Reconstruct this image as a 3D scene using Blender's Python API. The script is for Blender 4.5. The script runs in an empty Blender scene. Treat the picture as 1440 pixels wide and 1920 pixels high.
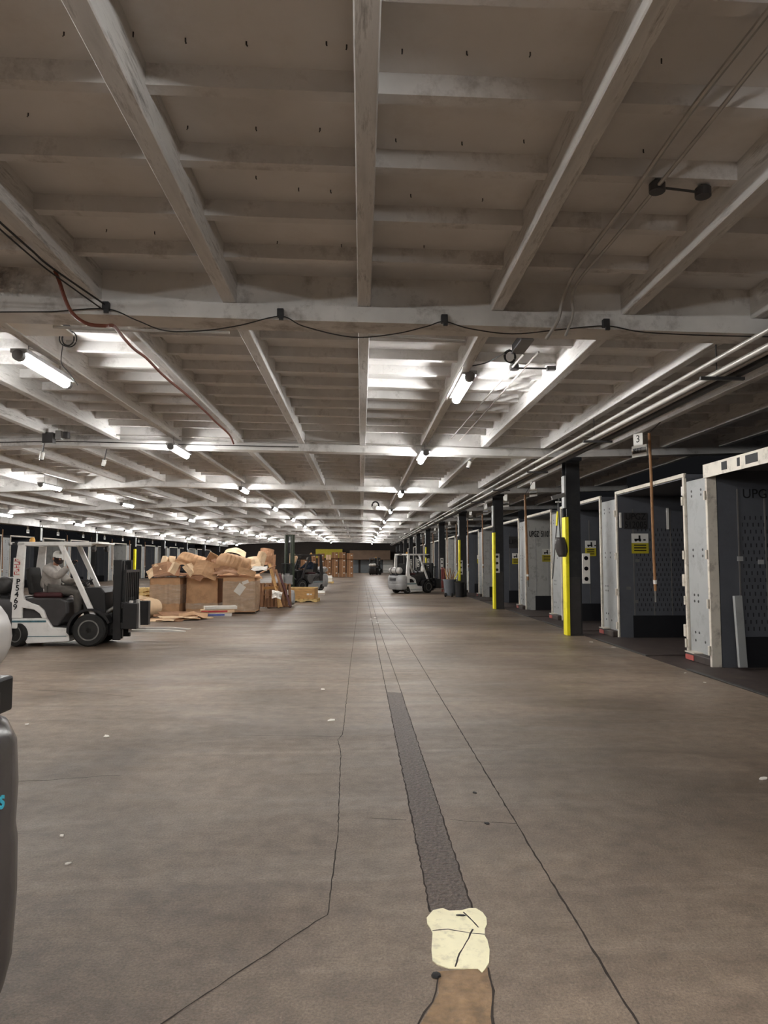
import bpy, bmesh, math, random
from mathutils import Vector, Matrix, Euler
random.seed(7)
sc = bpy.context.scene
PI = math.pi
R = math.radians

# ------------------------------------------------------------------ camera
CAM_H, FPX = 1.6, 1331.0
PITCH, YAW = R(3.95), R(1.81)
cam_d = bpy.data.cameras.new('camera')
cam_d.sensor_fit = 'VERTICAL'
cam_d.sensor_height = 34.6
cam_d.lens = FPX / 1920 * 34.6
cam_d.clip_end = 400
cam = bpy.data.objects.new('camera', cam_d)
cam.location = (0, 0, CAM_H)
cam.rotation_euler = (PI / 2 + PITCH, 0, -YAW)
sc.collection.objects.link(cam)
sc.camera = cam

# ------------------------------------------------------------------ world, exposure, sampling
w = bpy.data.worlds.new('night')
w.use_nodes = True
w.node_tree.nodes['Background'].inputs[0].default_value = (0.7, 0.72, 0.8, 1)
w.node_tree.nodes['Background'].inputs[1].default_value = 0.003
sc.world = w
vs = sc.view_settings
vs.view_transform = 'Standard'
vs.look = 'None'
vs.gamma = 1
vs.use_curve_mapping = False
vs.exposure = 1.52
TUBE_LIGHT = 62.0                       # radiance of the lamp diffusers
TUBE_COLOUR = (1.0, 0.99, 0.97)
cy = sc.cycles
cy.use_denoising = True
cy.max_bounces = 7
cy.diffuse_bounces = 5
cy.glossy_bounces = 3
cy.transmission_bounces = 3
cy.caustics_reflective = False
cy.caustics_refractive = False
cy.sample_clamp_indirect = 6
cy.sample_clamp_direct = 0

# ------------------------------------------------------------------ pixel helpers (photo frame 1440 x 1920)
_f = Vector((math.sin(YAW) * math.cos(PITCH), math.cos(YAW) * math.cos(PITCH), math.sin(PITCH)))
_r = Vector((math.cos(YAW), -math.sin(YAW), 0))
_u = _r.cross(_f)
EYE = Vector((0, 0, CAM_H))


def ray(px, py):
    return _f + _r * ((px - 720) / FPX) + _u * ((960 - py) / FPX)


def at_z(px, py, z=0.0):
    d = ray(px, py)
    return EYE + d * ((z - CAM_H) / d.z)


def at_y(px, py, Y):
    d = ray(px, py)
    return EYE + d * (Y / d.y)


def at_x(px, py, X):
    d = ray(px, py)
    return EYE + d * (X / d.x)


# ------------------------------------------------------------------ materials
def lin(c):
    return tuple(((v / 255) / 12.92 if v / 255 <= 0.04045 else ((v / 255 + 0.055) / 1.055) ** 2.4) for v in c)


def mat(name, rgb, rough=0.6, metal=0.0, var=0.12, scale=6.0, bump=0.0, dirt=None, dirt_amt=0.5, dirt_scale=2.0, stretch=(1, 1, 1), spec=0.5, emit=0):
    m = bpy.data.materials.new(name)
    m.use_nodes = True
    nt = m.node_tree
    N, L = nt.nodes, nt.links
    b = N['Principled BSDF']
    c = lin(rgb)
    b.inputs['Roughness'].default_value = rough
    b.inputs['Metallic'].default_value = metal
    b.inputs['Specular IOR Level'].default_value = spec
    tc = N.new('ShaderNodeTexCoord')
    mp = N.new('ShaderNodeMapping')
    mp.inputs['Scale'].default_value = stretch
    L.new(tc.outputs['Object'], mp.inputs['Vector'])
    nz = N.new('ShaderNodeTexNoise')
    nz.inputs['Scale'].default_value = scale
    nz.inputs['Detail'].default_value = 6
    L.new(mp.outputs[0], nz.inputs['Vector'])
    rp = N.new('ShaderNodeValToRGB')
    rp.color_ramp.elements[0].position = 0.3
    rp.color_ramp.elements[1].position = 0.7
    lo, hi = 1 - var, 1 + var
    rp.color_ramp.elements[0].color = (c[0] * lo, c[1] * lo, c[2] * lo, 1)
    rp.color_ramp.elements[1].color = (min(1, c[0] * hi), min(1, c[1] * hi), min(1, c[2] * hi), 1)
    L.new(nz.outputs['Fac'], rp.inputs['Fac'])
    col = rp.outputs['Color']
    if dirt:
        n2 = N.new('ShaderNodeTexNoise')
        n2.inputs['Scale'].default_value = dirt_scale
        n2.inputs['Detail'].default_value = 9
        n2.inputs['Roughness'].default_value = 0.72
        L.new(mp.outputs[0], n2.inputs['Vector'])
        r2 = N.new('ShaderNodeValToRGB')
        r2.color_ramp.elements[0].position = 0.52
        r2.color_ramp.elements[1].position = 0.72
        r2.color_ramp.elements[1].color = (dirt_amt, dirt_amt, dirt_amt, 1)
        L.new(n2.outputs['Fac'], r2.inputs['Fac'])
        mx = N.new('ShaderNodeMix')
        mx.data_type = 'RGBA'
        L.new(r2.outputs['Color'], mx.inputs['Factor'])
        L.new(col, mx.inputs['A'])
        mx.inputs['B'].default_value = (*lin(dirt), 1)
        col = mx.outputs['Result']
    L.new(col, b.inputs['Base Color'])
    if bump:
        bp = N.new('ShaderNodeBump')
        bp.inputs['Strength'].default_value = bump
        bp.inputs['Distance'].default_value = 0.02
        L.new(nz.outputs['Fac'], bp.inputs['Height'])
        L.new(bp.outputs['Normal'], b.inputs['Normal'])
    if emit:
        b.inputs['Emission Color'].default_value = (*c, 1)
        b.inputs['Emission Strength'].default_value = emit
    return m


M = {}
M['deck'] = mat('painted_deck', (222, 220, 218), 0.75, var=0.10, scale=1.1, dirt=(170, 156, 140), dirt_amt=0.22, dirt_scale=1.6)
M['beam'] = mat('painted_beam', (222, 220, 217), 0.65, var=0.12, scale=2.5, dirt=(96, 84, 74), dirt_amt=0.75, dirt_scale=2.2, bump=0.15)
M['long'] = mat('painted_long_beam', (218, 216, 213), 0.65, var=0.18, scale=5, dirt=(78, 68, 60), dirt_amt=0.85, dirt_scale=5, stretch=(3, 0.35, 3), bump=0.15)
M['joist'] = mat('painted_joist', (220, 218, 216), 0.7, var=0.12, scale=3, dirt=(100, 88, 78), dirt_amt=0.6, dirt_scale=3)
M['black_steel'] = mat('black_steel', (38, 39, 42), 0.45, var=0.25, scale=4, dirt=(70, 66, 62), dirt_amt=0.4)
M['dark_plastic'] = mat('dark_plastic', (30, 29, 30), 0.42, var=0.2, scale=8)
M['dark_grey'] = mat('dark_grey_paint', (62, 60, 60), 0.4, var=0.15, scale=5, dirt=(38, 36, 36), dirt_amt=0.5)
M['charcoal'] = mat('charcoal_gloss', (74, 70, 69), 0.24, var=0.12, scale=3, dirt=(46, 44, 44), dirt_amt=0.5)
M['white_paint'] = mat('white_paint', (244, 242, 238), 0.4, var=0.04, scale=5, dirt=(150, 144, 134), dirt_amt=0.35, dirt_scale=4)
M['grey_paint'] = mat('grey_paint', (168, 168, 168), 0.45, var=0.1, scale=5, dirt=(90, 86, 82), dirt_amt=0.5, dirt_scale=3)
M['mid_grey'] = mat('mid_grey_paint', (112, 110, 108), 0.45, var=0.1, scale=5, dirt=(70, 66, 62), dirt_amt=0.5, dirt_scale=3)
M['teal'] = mat('teal_stripe', (72, 112, 122), 0.5, var=0.3, scale=20)
M['cyan'] = mat('cyan_print', (70, 190, 215), 0.5)
M['rubber'] = mat('rubber', (34, 33, 32), 0.8, var=0.2, scale=10, dirt=(74, 70, 64), dirt_amt=0.4)
M['rim'] = mat('wheel_rim', (120, 118, 114), 0.5, var=0.2, scale=12, dirt=(50, 48, 46), dirt_amt=0.7, dirt_scale=9)
M['hub'] = mat('wheel_hub', (58, 57, 56), 0.5, var=0.2, scale=12)
M['steel'] = mat('worn_steel', (170, 168, 164), 0.35, 0.7, var=0.12, scale=6)
M['fork_steel'] = mat('fork_steel_painted_shine', (214, 210, 204), 0.4, 0.15, var=0.08, scale=6)  # near-white base colour carries the tines' bright reflection
M['galv'] = mat('galvanised_pipe', (178, 174, 168), 0.42, 0.35, var=0.1, scale=6)
M['red_seat'] = mat('dark_red_vinyl', (74, 34, 36), 0.6, var=0.2)
M['red'] = mat('red_print', (190, 60, 62), 0.55)
M['amber'] = mat('amber_plastic', (230, 170, 70), 0.3)
M['tank'] = mat('tank_paint', (196, 192, 188), 0.36, 0.1, var=0.08, scale=5)
M['yellow'] = mat('yellow_guard', (244, 232, 30), 0.5, var=0.06, scale=4, dirt=(150, 134, 30), dirt_amt=0.4, dirt_scale=3)
M['sign_white'] = mat('sign_white', (232, 230, 224), 0.5, var=0.04)
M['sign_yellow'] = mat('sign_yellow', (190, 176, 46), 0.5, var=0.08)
M['ink'] = mat('black_ink', (16, 16, 18), 0.6, var=0.05)
M['trailer_dark'] = mat('trailer_lining_dark', (88, 90, 96), 0.6, var=0.1, scale=4, dirt=(58, 58, 62), dirt_amt=0.5)
M['trailer_light'] = mat('trailer_lining_light', (196, 196, 192), 0.55, var=0.06, scale=4, dirt=(96, 92, 86), dirt_amt=0.8, dirt_scale=4)
M['kick'] = mat('kick_plate', (26, 26, 30), 0.5, var=0.15)
M['frame_cream'] = mat('dock_frame_cream', (222, 214, 200), 0.5, var=0.08, scale=4, dirt=(110, 96, 84), dirt_amt=0.7, dirt_scale=5)
M['panel'] = mat('dock_panel_grey', (164, 166, 165), 0.5, var=0.06, scale=2, dirt=(120, 118, 112), dirt_amt=0.6, dirt_scale=3)
M['dock_plate'] = mat('dock_plate_steel', (62, 52, 48), 0.6, 0.1, var=0.25, scale=5, dirt=(96, 84, 72), dirt_amt=0.5, bump=0.2)
M['wood'] = mat('raw_wood', (196, 152, 96), 0.7, var=0.18, scale=6, stretch=(1, 1, 6), dirt=(120, 84, 50), dirt_amt=0.5)
M['wood_pale'] = mat('pale_wood', (222, 192, 130), 0.7, var=0.14, scale=6, dirt=(150, 118, 70), dirt_amt=0.4)
M['wood_brown'] = mat('brown_wood', (132, 94, 64), 0.75, var=0.22, scale=6, dirt=(76, 46, 30), dirt_amt=0.6)
M['pole_wood'] = mat('pole_wood', (150, 108, 70), 0.6, var=0.2, scale=8)
M['card'] = mat('cardboard', (208, 166, 126), 0.8, var=0.10, scale=5, dirt=(140, 98, 66), dirt_amt=0.5, dirt_scale=3)
M['card_pale'] = mat('pale_cardboard', (240, 210, 172), 0.8, var=0.08, scale=5)
M['card_dark'] = mat('brown_cardboard', (164, 122, 90), 0.8, var=0.12, scale=5, dirt=(104, 70, 48), dirt_amt=0.5)
M['card_far'] = mat('plain_carton', (160, 118, 84), 0.8, var=0.1, scale=3)
M['wrap'] = mat('stretch_wrap', (196, 170, 144), 0.25, var=0.16, scale=3, stretch=(1, 1, 3), dirt=(222, 212, 200), dirt_amt=0.6, dirt_scale=2.5)
M['paper'] = mat('white_paper', (236, 232, 224), 0.7, var=0.05)
M['blue'] = mat('blue_print', (84, 100, 180), 0.6)
M['bin'] = mat('grey_bin', (104, 108, 114), 0.55, var=0.1)
M['hose'] = mat('rust_hose', (116, 60, 42), 0.55, var=0.15, scale=20)
M['cable'] = mat('black_cable', (34, 32, 31), 0.6)
M['box_metal'] = mat('junction_metal', (150, 152, 156), 0.45, 0.3, var=0.08)
M['hoodie'] = mat('grey_hoodie', (176, 170, 163), 0.9, var=0.16, scale=14, bump=0.5)
M['trouser'] = mat('grey_work_trousers', (96, 91, 86), 0.9, var=0.16, scale=10, bump=0.4)
M['navy'] = mat('navy_shirt', (44, 54, 72), 0.9, var=0.15, scale=10)
M['skin'] = mat('skin', (178, 128, 104), 0.55, var=0.06, scale=20)
M['beard'] = mat('dark_hair', (46, 32, 26), 0.85, var=0.3, scale=40)
M['cap'] = mat('white_cap', (226, 224, 218), 0.8, var=0.08)
M['glove'] = mat('black_glove', (26, 26, 28), 0.7)
M['shoe'] = mat('dark_shoe', (40, 34, 30), 0.6)
M['lens_dark'] = mat('dark_lens', (20, 20, 24), 0.1)
M['back_tan'] = mat('tan_fascia', (112, 92, 76), 0.8, var=0.12, scale=1.5)
M['roll_door'] = mat('grey_rolling_door', (120, 126, 130), 0.5, var=0.08)
M['mast_green'] = mat('green_grey_steel', (78, 88, 72), 0.45, var=0.2)
M['night_wall'] = mat('dark_outer_wall', (58, 52, 48), 0.9)
M['orange_tape'] = mat('faded_red_paint', (176, 84, 76), 0.6)


def make_floor_mat():
    m = bpy.data.materials.new('worn_concrete')
    m.use_nodes = True
    nt = m.node_tree
    N, L = nt.nodes, nt.links
    b = N['Principled BSDF']
    tc = N.new('ShaderNodeTexCoord')

    def noise(scale, detail=6, rough=0.6, stretch=(1, 1, 1), rot=0, dist=0):
        mp = N.new('ShaderNodeMapping')
        mp.inputs['Scale'].default_value = stretch
        mp.inputs['Rotation'].default_value = (0, 0, rot)
        L.new(tc.outputs['Object'], mp.inputs['Vector'])
        n = N.new('ShaderNodeTexNoise')
        n.inputs['Scale'].default_value = scale
        n.inputs['Detail'].default_value = detail
        n.inputs['Roughness'].default_value = rough
        n.inputs['Distortion'].default_value = dist
        L.new(mp.outputs[0], n.inputs['Vector'])
        return n.outputs['Fac']

    def ramp(fac, p0, p1, c0=(0, 0, 0, 1), c1=(1, 1, 1, 1)):
        r = N.new('ShaderNodeValToRGB')
        r.color_ramp.elements[0].position, r.color_ramp.elements[1].position = p0, p1
        r.color_ramp.elements[0].color, r.color_ramp.elements[1].color = c0, c1
        L.new(fac, r.inputs['Fac'])
        return r.outputs['Color']

    def mix(a, bb, fac, mode='MIX'):
        x = N.new('ShaderNodeMix')
        x.data_type = 'RGBA'
        x.blend_type = mode
        for s, v in (('Factor', fac), ('A', a), ('B', bb)):
            if hasattr(v, 'node'):
                L.new(v, x.inputs[s])
            else:
                x.inputs[s].default_value = v
        return x.outputs['Result']

    big = noise(0.35, 5, 0.55, dist=0.6)
    base = ramp(big, 0.32, 0.68, (*lin((100, 87, 75)), 1), (*lin((150, 133, 117)), 1))
    # sweeping tyre marks
    s1 = ramp(noise(1.3, 7, 0.65, (0.28, 1.5, 1), R(18), 1.2), 0.5, 0.72)
    base = mix(base, (*lin((84, 72, 62)), 1), mix((0, 0, 0, 1), (0.42, 0.42, 0.42, 1), s1))
    s2 = ramp(noise(1.1, 7, 0.65, (0.25, 1.7, 1), R(-32), 1.0), 0.54, 0.75)
    base = mix(base, (*lin((178, 162, 146)), 1), mix((0, 0, 0, 1), (0.4, 0.4, 0.4, 1), s2))
    mid = ramp(noise(7, 8, 0.7), 0.28, 0.72, (0.62, 0.61, 0.60, 1), (1.28, 1.28, 1.28, 1))
    base = mix(base, mid, 1.0, 'MULTIPLY')
    fine = ramp(noise(85, 5, 0.8), 0.34, 0.68, (0.45, 0.44, 0.43, 1), (1.5, 1.5, 1.5, 1))
    base = mix(base, fine, 0.8, 'MULTIPLY')
    pale = ramp(noise(38, 3, 0.85), 0.70, 0.76)
    base = mix(base, (*lin((196, 182, 164)), 1), mix((0, 0, 0, 1), (0.55, 0.55, 0.55, 1), pale))
    specks = ramp(noise(26, 3, 0.8), 0.72, 0.77)
    base = mix(base, (*lin((58, 50, 44)), 1), mix((0, 0, 0, 1), (0.6, 0.6, 0.6, 1), specks))
    L.new(base, b.inputs['Base Color'])
    rr = ramp(noise(0.8, 7, 0.65, (0.4, 1.2, 1), R(10), 0.8), 0.3, 0.75, (0.30, 0.30, 0.30, 1), (0.58, 0.58, 0.58, 1))
    L.new(rr, b.inputs['Roughness'])
    b.inputs['Specular IOR Level'].default_value = 0.5
    h = mix(noise(60, 5, 0.75), noise(9, 6, 0.7), 0.4)
    bp = N.new('ShaderNodeBump')
    bp.inputs['Strength'].default_value = 0.8
    bp.inputs['Distance'].default_value = 0.01
    L.new(h, bp.inputs['Height'])
    L.new(bp.outputs['Normal'], b.inputs['Normal'])
    return m


M['floor'] = make_floor_mat()
M['patch_dark'] = mat('dark_asphalt_patch', (88, 77, 70), 0.5, var=0.4, scale=45, dirt=(150, 136, 122), dirt_amt=0.7, dirt_scale=40, bump=1.0)  # the dirt colour here is pale flecks, a painted sparkle on the rough patch
M['patch_tan'] = mat('tan_patch', (138, 112, 84), 0.6, var=0.3, scale=18, dirt=(84, 70, 56), dirt_amt=0.8, dirt_scale=8, bump=0.6)
M['paint_cream'] = mat('cream_floor_paint', (250, 242, 204), 0.5, var=0.04, scale=10, dirt=(150, 138, 108), dirt_amt=0.5, dirt_scale=14, bump=0.3)
M['crack'] = mat('dark_joint', (50, 42, 36), 0.9, var=0.2, scale=30)



def add_slots(src, name):
    """lining with staggered rows of dark lashing slots, from object coordinates"""
    m = src.copy()
    m.name = name
    nt = m.node_tree
    N, L = nt.nodes, nt.links
    tc = N.new('ShaderNodeTexCoord')
    sp = N.new('ShaderNodeSeparateXYZ')
    L.new(tc.outputs['Object'], sp.inputs[0])

    def mth(op, a, b=0.0):
        n = N.new('ShaderNodeMath')
        n.operation = op
        for i, v in enumerate((a, b)):
            if hasattr(v, 'node'):
                L.new(v, n.inputs[i])
            else:
                n.inputs[i].default_value = v
        return n.outputs[0]
    rz = mth('DIVIDE', sp.outputs['Z'], 0.105)
    row = mth('FLOOR', rz)
    fx = mth('FRACT', mth('ADD', mth('DIVIDE', sp.outputs['X'], 0.085), mth('MULTIPLY', row, 0.5)))
    inx = mth('LESS_THAN', mth('ABSOLUTE', mth('SUBTRACT', fx, 0.5)), 0.12)
    inz = mth('LESS_THAN', mth('ABSOLUTE', mth('SUBTRACT', mth('FRACT', rz), 0.5)), 0.28)
    zone = mth('MULTIPLY', mth('LESS_THAN', mth('ABSOLUTE', mth('SUBTRACT', sp.outputs['Z'], 1.42)), 0.88), mth('LESS_THAN', mth('ABSOLUTE', mth('SUBTRACT', sp.outputs['X'], 1.5)), 1.12))
    f = mth('MULTIPLY', mth('MULTIPLY', inx, inz), zone)
    b = N['Principled BSDF']
    old = b.inputs['Base Color'].links[0].from_socket
    mx = N.new('ShaderNodeMix')
    mx.data_type = 'RGBA'
    L.new(f, mx.inputs['Factor'])
    L.new(old, mx.inputs['A'])
    mx.inputs['B'].default_value = (*lin((34, 34, 38)), 1)
    L.new(mx.outputs['Result'], b.inputs['Base Color'])
    return m


M['trailer_slotted'] = add_slots(M['trailer_dark'], 'trailer_lining_slotted')
lamp_m = bpy.data.materials.new('lamp_diffuser')
lamp_m.use_nodes = True
_nt = lamp_m.node_tree
_b = _nt.nodes['Principled BSDF']
_b.inputs['Base Color'].default_value = (0.9, 0.9, 0.88, 1)
_b.inputs['Emission Color'].default_value = (*TUBE_COLOUR, 1)
_b.inputs['Emission Strength'].default_value = TUBE_LIGHT
M['lamp'] = lamp_m

# ------------------------------------------------------------------ mesh helpers
COL = sc.collection


class MB:
    """collects shapes and links them as ONE mesh object"""

    def __init__(self):
        self.v, self.f = [], []

    def add(self, vs, fs):
        n = len(self.v)
        self.v += [tuple(x) for x in vs]
        self.f += [tuple(i + n for i in q) for q in fs]
        return self

    def box(self, x0, x1, y0, y1, z0, z1, T=None):
        vs = [Vector(p) for p in ((x0, y0, z0), (x1, y0, z0), (x1, y1, z0), (x0, y1, z0), (x0, y0, z1), (x1, y0, z1), (x1, y1, z1), (x0, y1, z1))]
        if T is not None:
            vs = [T @ p for p in vs]
        return self.add(vs, [(0, 3, 2, 1), (4, 5, 6, 7), (0, 1, 5, 4), (1, 2, 6, 5), (2, 3, 7, 6), (3, 0, 4, 7)])

    def prism(self, poly, a, b, axis='y'):
        """polygon extruded: axis y takes (x,z), axis x takes (y,z), axis z takes (x,y)"""
        area = sum(poly[i][0] * poly[(i + 1) % len(poly)][1] - poly[(i + 1) % len(poly)][0] * poly[i][1] for i in range(len(poly)))
        if area < 0:
            poly = poly[::-1]
        n = len(poly)

        def P(p, t):
            return (p[0], t, p[1]) if axis == 'y' else (t, p[0], p[1]) if axis == 'x' else (p[0], p[1], t)
        vs = [P(p, a) for p in poly] + [P(p, b) for p in poly]
        fs = [tuple(range(n)), tuple(range(2 * n - 1, n - 1, -1))] + [(i, i + n, (i + 1) % n + n, (i + 1) % n) for i in range(n)]
        if axis != 'y':
            fs = [q[::-1] for q in fs]
        return self.add(vs, fs)

    def cyl(self, p0, p1, r0, r1=None, n=12):
        r1 = r0 if r1 is None else r1
        p0, p1 = Vector(p0), Vector(p1)
        q = (p1 - p0).to_track_quat('Z', 'Y')
        vs = []
        for p, r in ((p0, r0), (p1, r1)):
            vs += [p + q @ Vector((r * math.cos(2 * PI * i / n), r * math.sin(2 * PI * i / n), 0)) for i in range(n)]
        fs = [(i, (i + 1) % n, (i + 1) % n + n, i + n) for i in range(n)] + [tuple(range(n - 1, -1, -1)), tuple(range(n, 2 * n))]
        return self.add(vs, fs)

    def bar(self, p0, p1, wa, wb, up=(0, 0, 1)):
        p0, p1 = Vector(p0), Vector(p1)
        d = (p1 - p0).normalized()
        s = d.cross(Vector(up)).normalized()
        t = s.cross(d)
        vs = []
        for p in (p0, p1):
            vs += [p + s * (wa / 2 * i) + t * (wb / 2 * j) for i, j in ((-1, -1), (1, -1), (1, 1), (-1, 1))]
        return self.add(vs, [(3, 2, 1, 0), (4, 5, 6, 7), (0, 1, 5, 4), (1, 2, 6, 5), (2, 3, 7, 6), (3, 0, 4, 7)])

    def tube(self, pts, r, n=8, closed=False):
        pts = [Vector(p) for p in pts]
        k = len(pts)
        rings = []
        up = Vector((0, 0, 1))
        for i, p in enumerate(pts):
            a, b = (pts[(i - 1) % k], pts[(i + 1) % k]) if closed else (pts[max(i - 1, 0)], pts[min(i + 1, k - 1)])
            d = (b - a).normalized()
            s = d.cross(up if abs(d.z) < 0.95 else Vector((1, 0, 0))).normalized()
            t = s.cross(d)
            rr = r[i] if isinstance(r, (list, tuple)) else r
            rings.append([p + s * (rr * math.cos(2 * PI * j / n)) + t * (rr * math.sin(2 * PI * j / n)) for j in range(n)])
        vs = [q for ring in rings for q in ring]
        fs = []
        for i in range(k if closed else k - 1):
            for j in range(n):
                a, b = i * n, ((i + 1) % k) * n
                fs.append((a + j, a + (j + 1) % n, b + (j + 1) % n, b + j))
        if not closed:
            fs += [tuple(range(n - 1, -1, -1)), tuple(range((k - 1) * n, k * n))]
        return self.add(vs, fs)

    def lathe(self, prof, c, axis='z', n=24):
        """profile of (radius, height) turned about an axis through c"""
        c = Vector(c)
        vs = []
        for r, h in prof:
            for j in range(n):
                a = 2 * PI * j / n
                x, y = r * math.cos(a), r * math.sin(a)
                vs.append(c + (Vector((x, y, h)) if axis == 'z' else Vector((y, h, x)) if axis == 'y' else Vector((h, x, y))))
        fs = []
        for i in range(len(prof) - 1):
            for j in range(n):
                fs.append((i * n + j, i * n + (j + 1) % n, (i + 1) * n + (j + 1) % n, (i + 1) * n + j))
        fs += [tuple(range(n - 1, -1, -1)), tuple(range((len(prof) - 1) * n, len(prof) * n))]
        return self.add(vs, fs)

    def loft(self, levels, n=10):
        """rounded-rectangle sections (z, x0, x1, half width, rear radius, front radius)"""
        rings = []
        for z, x0, x1, hw, rr, rf in levels:
            ring = []
            for cx, cyy, a0, r in ((x0 + rr, -hw + rr, PI, rr), (x1 - rf, -hw + rf, 1.5 * PI, rf), (x1 - rf, hw - rf, 0, rf), (x0 + rr, hw - rr, PI / 2, rr)):
                for i in range(n):
                    a = a0 + PI / 2 * i / (n - 1)
                    ring.append((cx + r * math.cos(a), cyy + r * math.sin(a), z))
            rings.append(ring)
        k = len(rings[0])
        vs = [p for q in rings for p in q]
        fs = []
        for i in range(len(rings) - 1):
            for j in range(k):
                fs.append((i * k + j, i * k + (j + 1) % k, (i + 1) * k + (j + 1) % k, (i + 1) * k + j))
        fs += [tuple(range(k - 1, -1, -1)), tuple(range((len(rings) - 1) * k, len(rings) * k))]
        return self.add(vs, fs)

    def build(self, name, m, parent=None, smooth=False, bevel=0, seg=2, solid=0, sub=0, loc=None, rot=None):
        me = bpy.data.meshes.new(name)
        me.from_pydata(self.v, [], self.f)
        me.materials.append(M[m] if isinstance(m, str) else m)
        o = bpy.data.objects.new(name, me)
        COL.objects.link(o)
        if smooth:
            for p in me.polygons:
                p.use_smooth = True
            try:
                me.set_sharp_from_angle(angle=R(38))
            except Exception:
                pass
        if solid:
            md = o.modifiers.new('solid', 'SOLIDIFY')
            md.thickness = solid
            md.offset = 0
        if sub:
            md = o.modifiers.new('sub', 'SUBSURF')
            md.levels = md.render_levels = sub
        if bevel:
            md = o.modifiers.new('bevel', 'BEVEL')
            md.width = bevel
            md.segments = seg
            md.limit_method = 'ANGLE'
            md.angle_limit = R(40)
        if parent:
            o.parent = parent
        if loc is not None:
            o.location = loc
        if rot is not None:
            o.rotation_euler = rot
        return o


def tag(o, label=None, cat=None, group=None, kind=None):
    if label:
        o['label'] = label
    if cat:
        o['category'] = cat
    if group:
        o['group'] = group
    if kind:
        o['kind'] = kind
    return o


def thing(name, label, cat, loc=(0, 0, 0), rz=0.0, group=None, rot=None):
    o = bpy.data.objects.new(name, None)
    o.empty_display_size = 0.1
    COL.objects.link(o)
    o.location = loc
    o.rotation_euler = rot if rot else (0, 0, rz)
    return tag(o, label, cat, group)


CHILD = {}


def copy_tree(o, parent=None):
    c = o.copy()
    COL.objects.link(c)
    if parent is not None:
        c.parent = parent
    for ch in [x for x in KIDS.get(o.name, [])]:
        copy_tree(ch, c)
    return c


KIDS = {}


def index_kids(root):
    """remember a built thing's parts so that copies need no scene walk"""
    todo = [root]
    while todo:
        p = todo.pop()
        KIDS[p.name] = list(p.children)
        todo += KIDS[p.name]


def struct(o):
    o['kind'] = 'structure'
    return o


def text_mesh(name, s, size, m, parent, loc, rot, depth=0.002, align='CENTER', sx=1.0, bold=0.0):
    cu = bpy.data.curves.new(name, 'FONT')
    cu.body = s
    cu.size = size
    cu.extrude = depth
    cu.align_x = align
    cu.align_y = 'CENTER'
    cu.offset = bold * size
    t = bpy.data.objects.new(name + '_tmp', cu)
    COL.objects.link(t)
    dg = bpy.context.evaluated_depsgraph_get()
    me = bpy.data.meshes.new_from_object(t.evaluated_get(dg))
    bpy.data.objects.remove(t)
    bpy.data.curves.remove(cu)
    me.materials.clear()
    me.materials.append(M[m])
    o = bpy.data.objects.new(name, me)
    COL.objects.link(o)
    o.parent = parent
    o.location = loc
    o.rotation_euler = rot
    o.scale = (sx, 1, 1)
    return o


ORD = 'first second third fourth fifth sixth seventh eighth ninth tenth eleventh twelfth thirteenth fourteenth fifteenth sixteenth seventeenth eighteenth nineteenth twentieth twenty-first twenty-second twenty-third twenty-fourth twenty-fifth'.split()

# ================================================================== THE BUILDING
GP = 8.4                                   # bay length along the aisle
GY = [7.0 + GP * k for k in range(-2, 11)]   # cross beams
YEND = 97.0
YBEG = -13.0
XL, XR = -22.6, 9.0
COLX_R, COLX_L = 4.6, -18.2


def off(x):
    """height of the ceiling relative to the aisle's middle: a low ridge on the left, falling to both column lines"""
    if x < -18.2:
        return 0.131 - 0.040 * 11.3 + 0.02 * (-18.2 - x)
    if x < -6.9:
        return 0.131 - 0.040 * (-6.9 - x)
    if x < 4.45:
        return -0.019 * x
    return -0.0846 + 0.030 * (x - 4.45)


HG, HS, HJ, HD = 3.94, 4.10, 4.28, 4.41     # undersides of cross beam, long beam, joist, deck
PX = [XL, -18.2, -6.9, 4.45, XR]

# floor
fl_o = struct(MB().box(-20.2, 5.42, YBEG, YEND, -0.2, 0).build('floor', 'floor'))


def ribbon(pts, wd, z0, name, m, parent, jag=0.0, step=0.12):
    """a thin strip lying on the floor along a polyline"""
    P = [Vector((p[0], p[1], 0)) for p in pts]
    Q = []
    for a, b in zip(P[:-1], P[1:]):
        k = max(1, int((b - a).length / step))
        Q += [a.lerp(b, i / k) for i in range(k)]
    Q.append(P[-1])
    vs, fs = [], []
    for i, p in enumerate(Q):
        d = (Q[min(i + 1, len(Q) - 1)] - Q[max(i - 1, 0)]).normalized()
        s = Vector((-d.y, d.x, 0))
        p = p + s * random.uniform(-jag, jag)
        ww = wd * random.uniform(0.6, 1.4) / 2
        vs += [p + s * ww + Vector((0, 0, z0)), p - s * ww + Vector((0, 0, z0))]
        if i:
            fs.append((2 * i - 2, 2 * i - 1, 2 * i + 1, 2 * i))
    return MB().add(vs, fs).build(name, m, parent)


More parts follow.
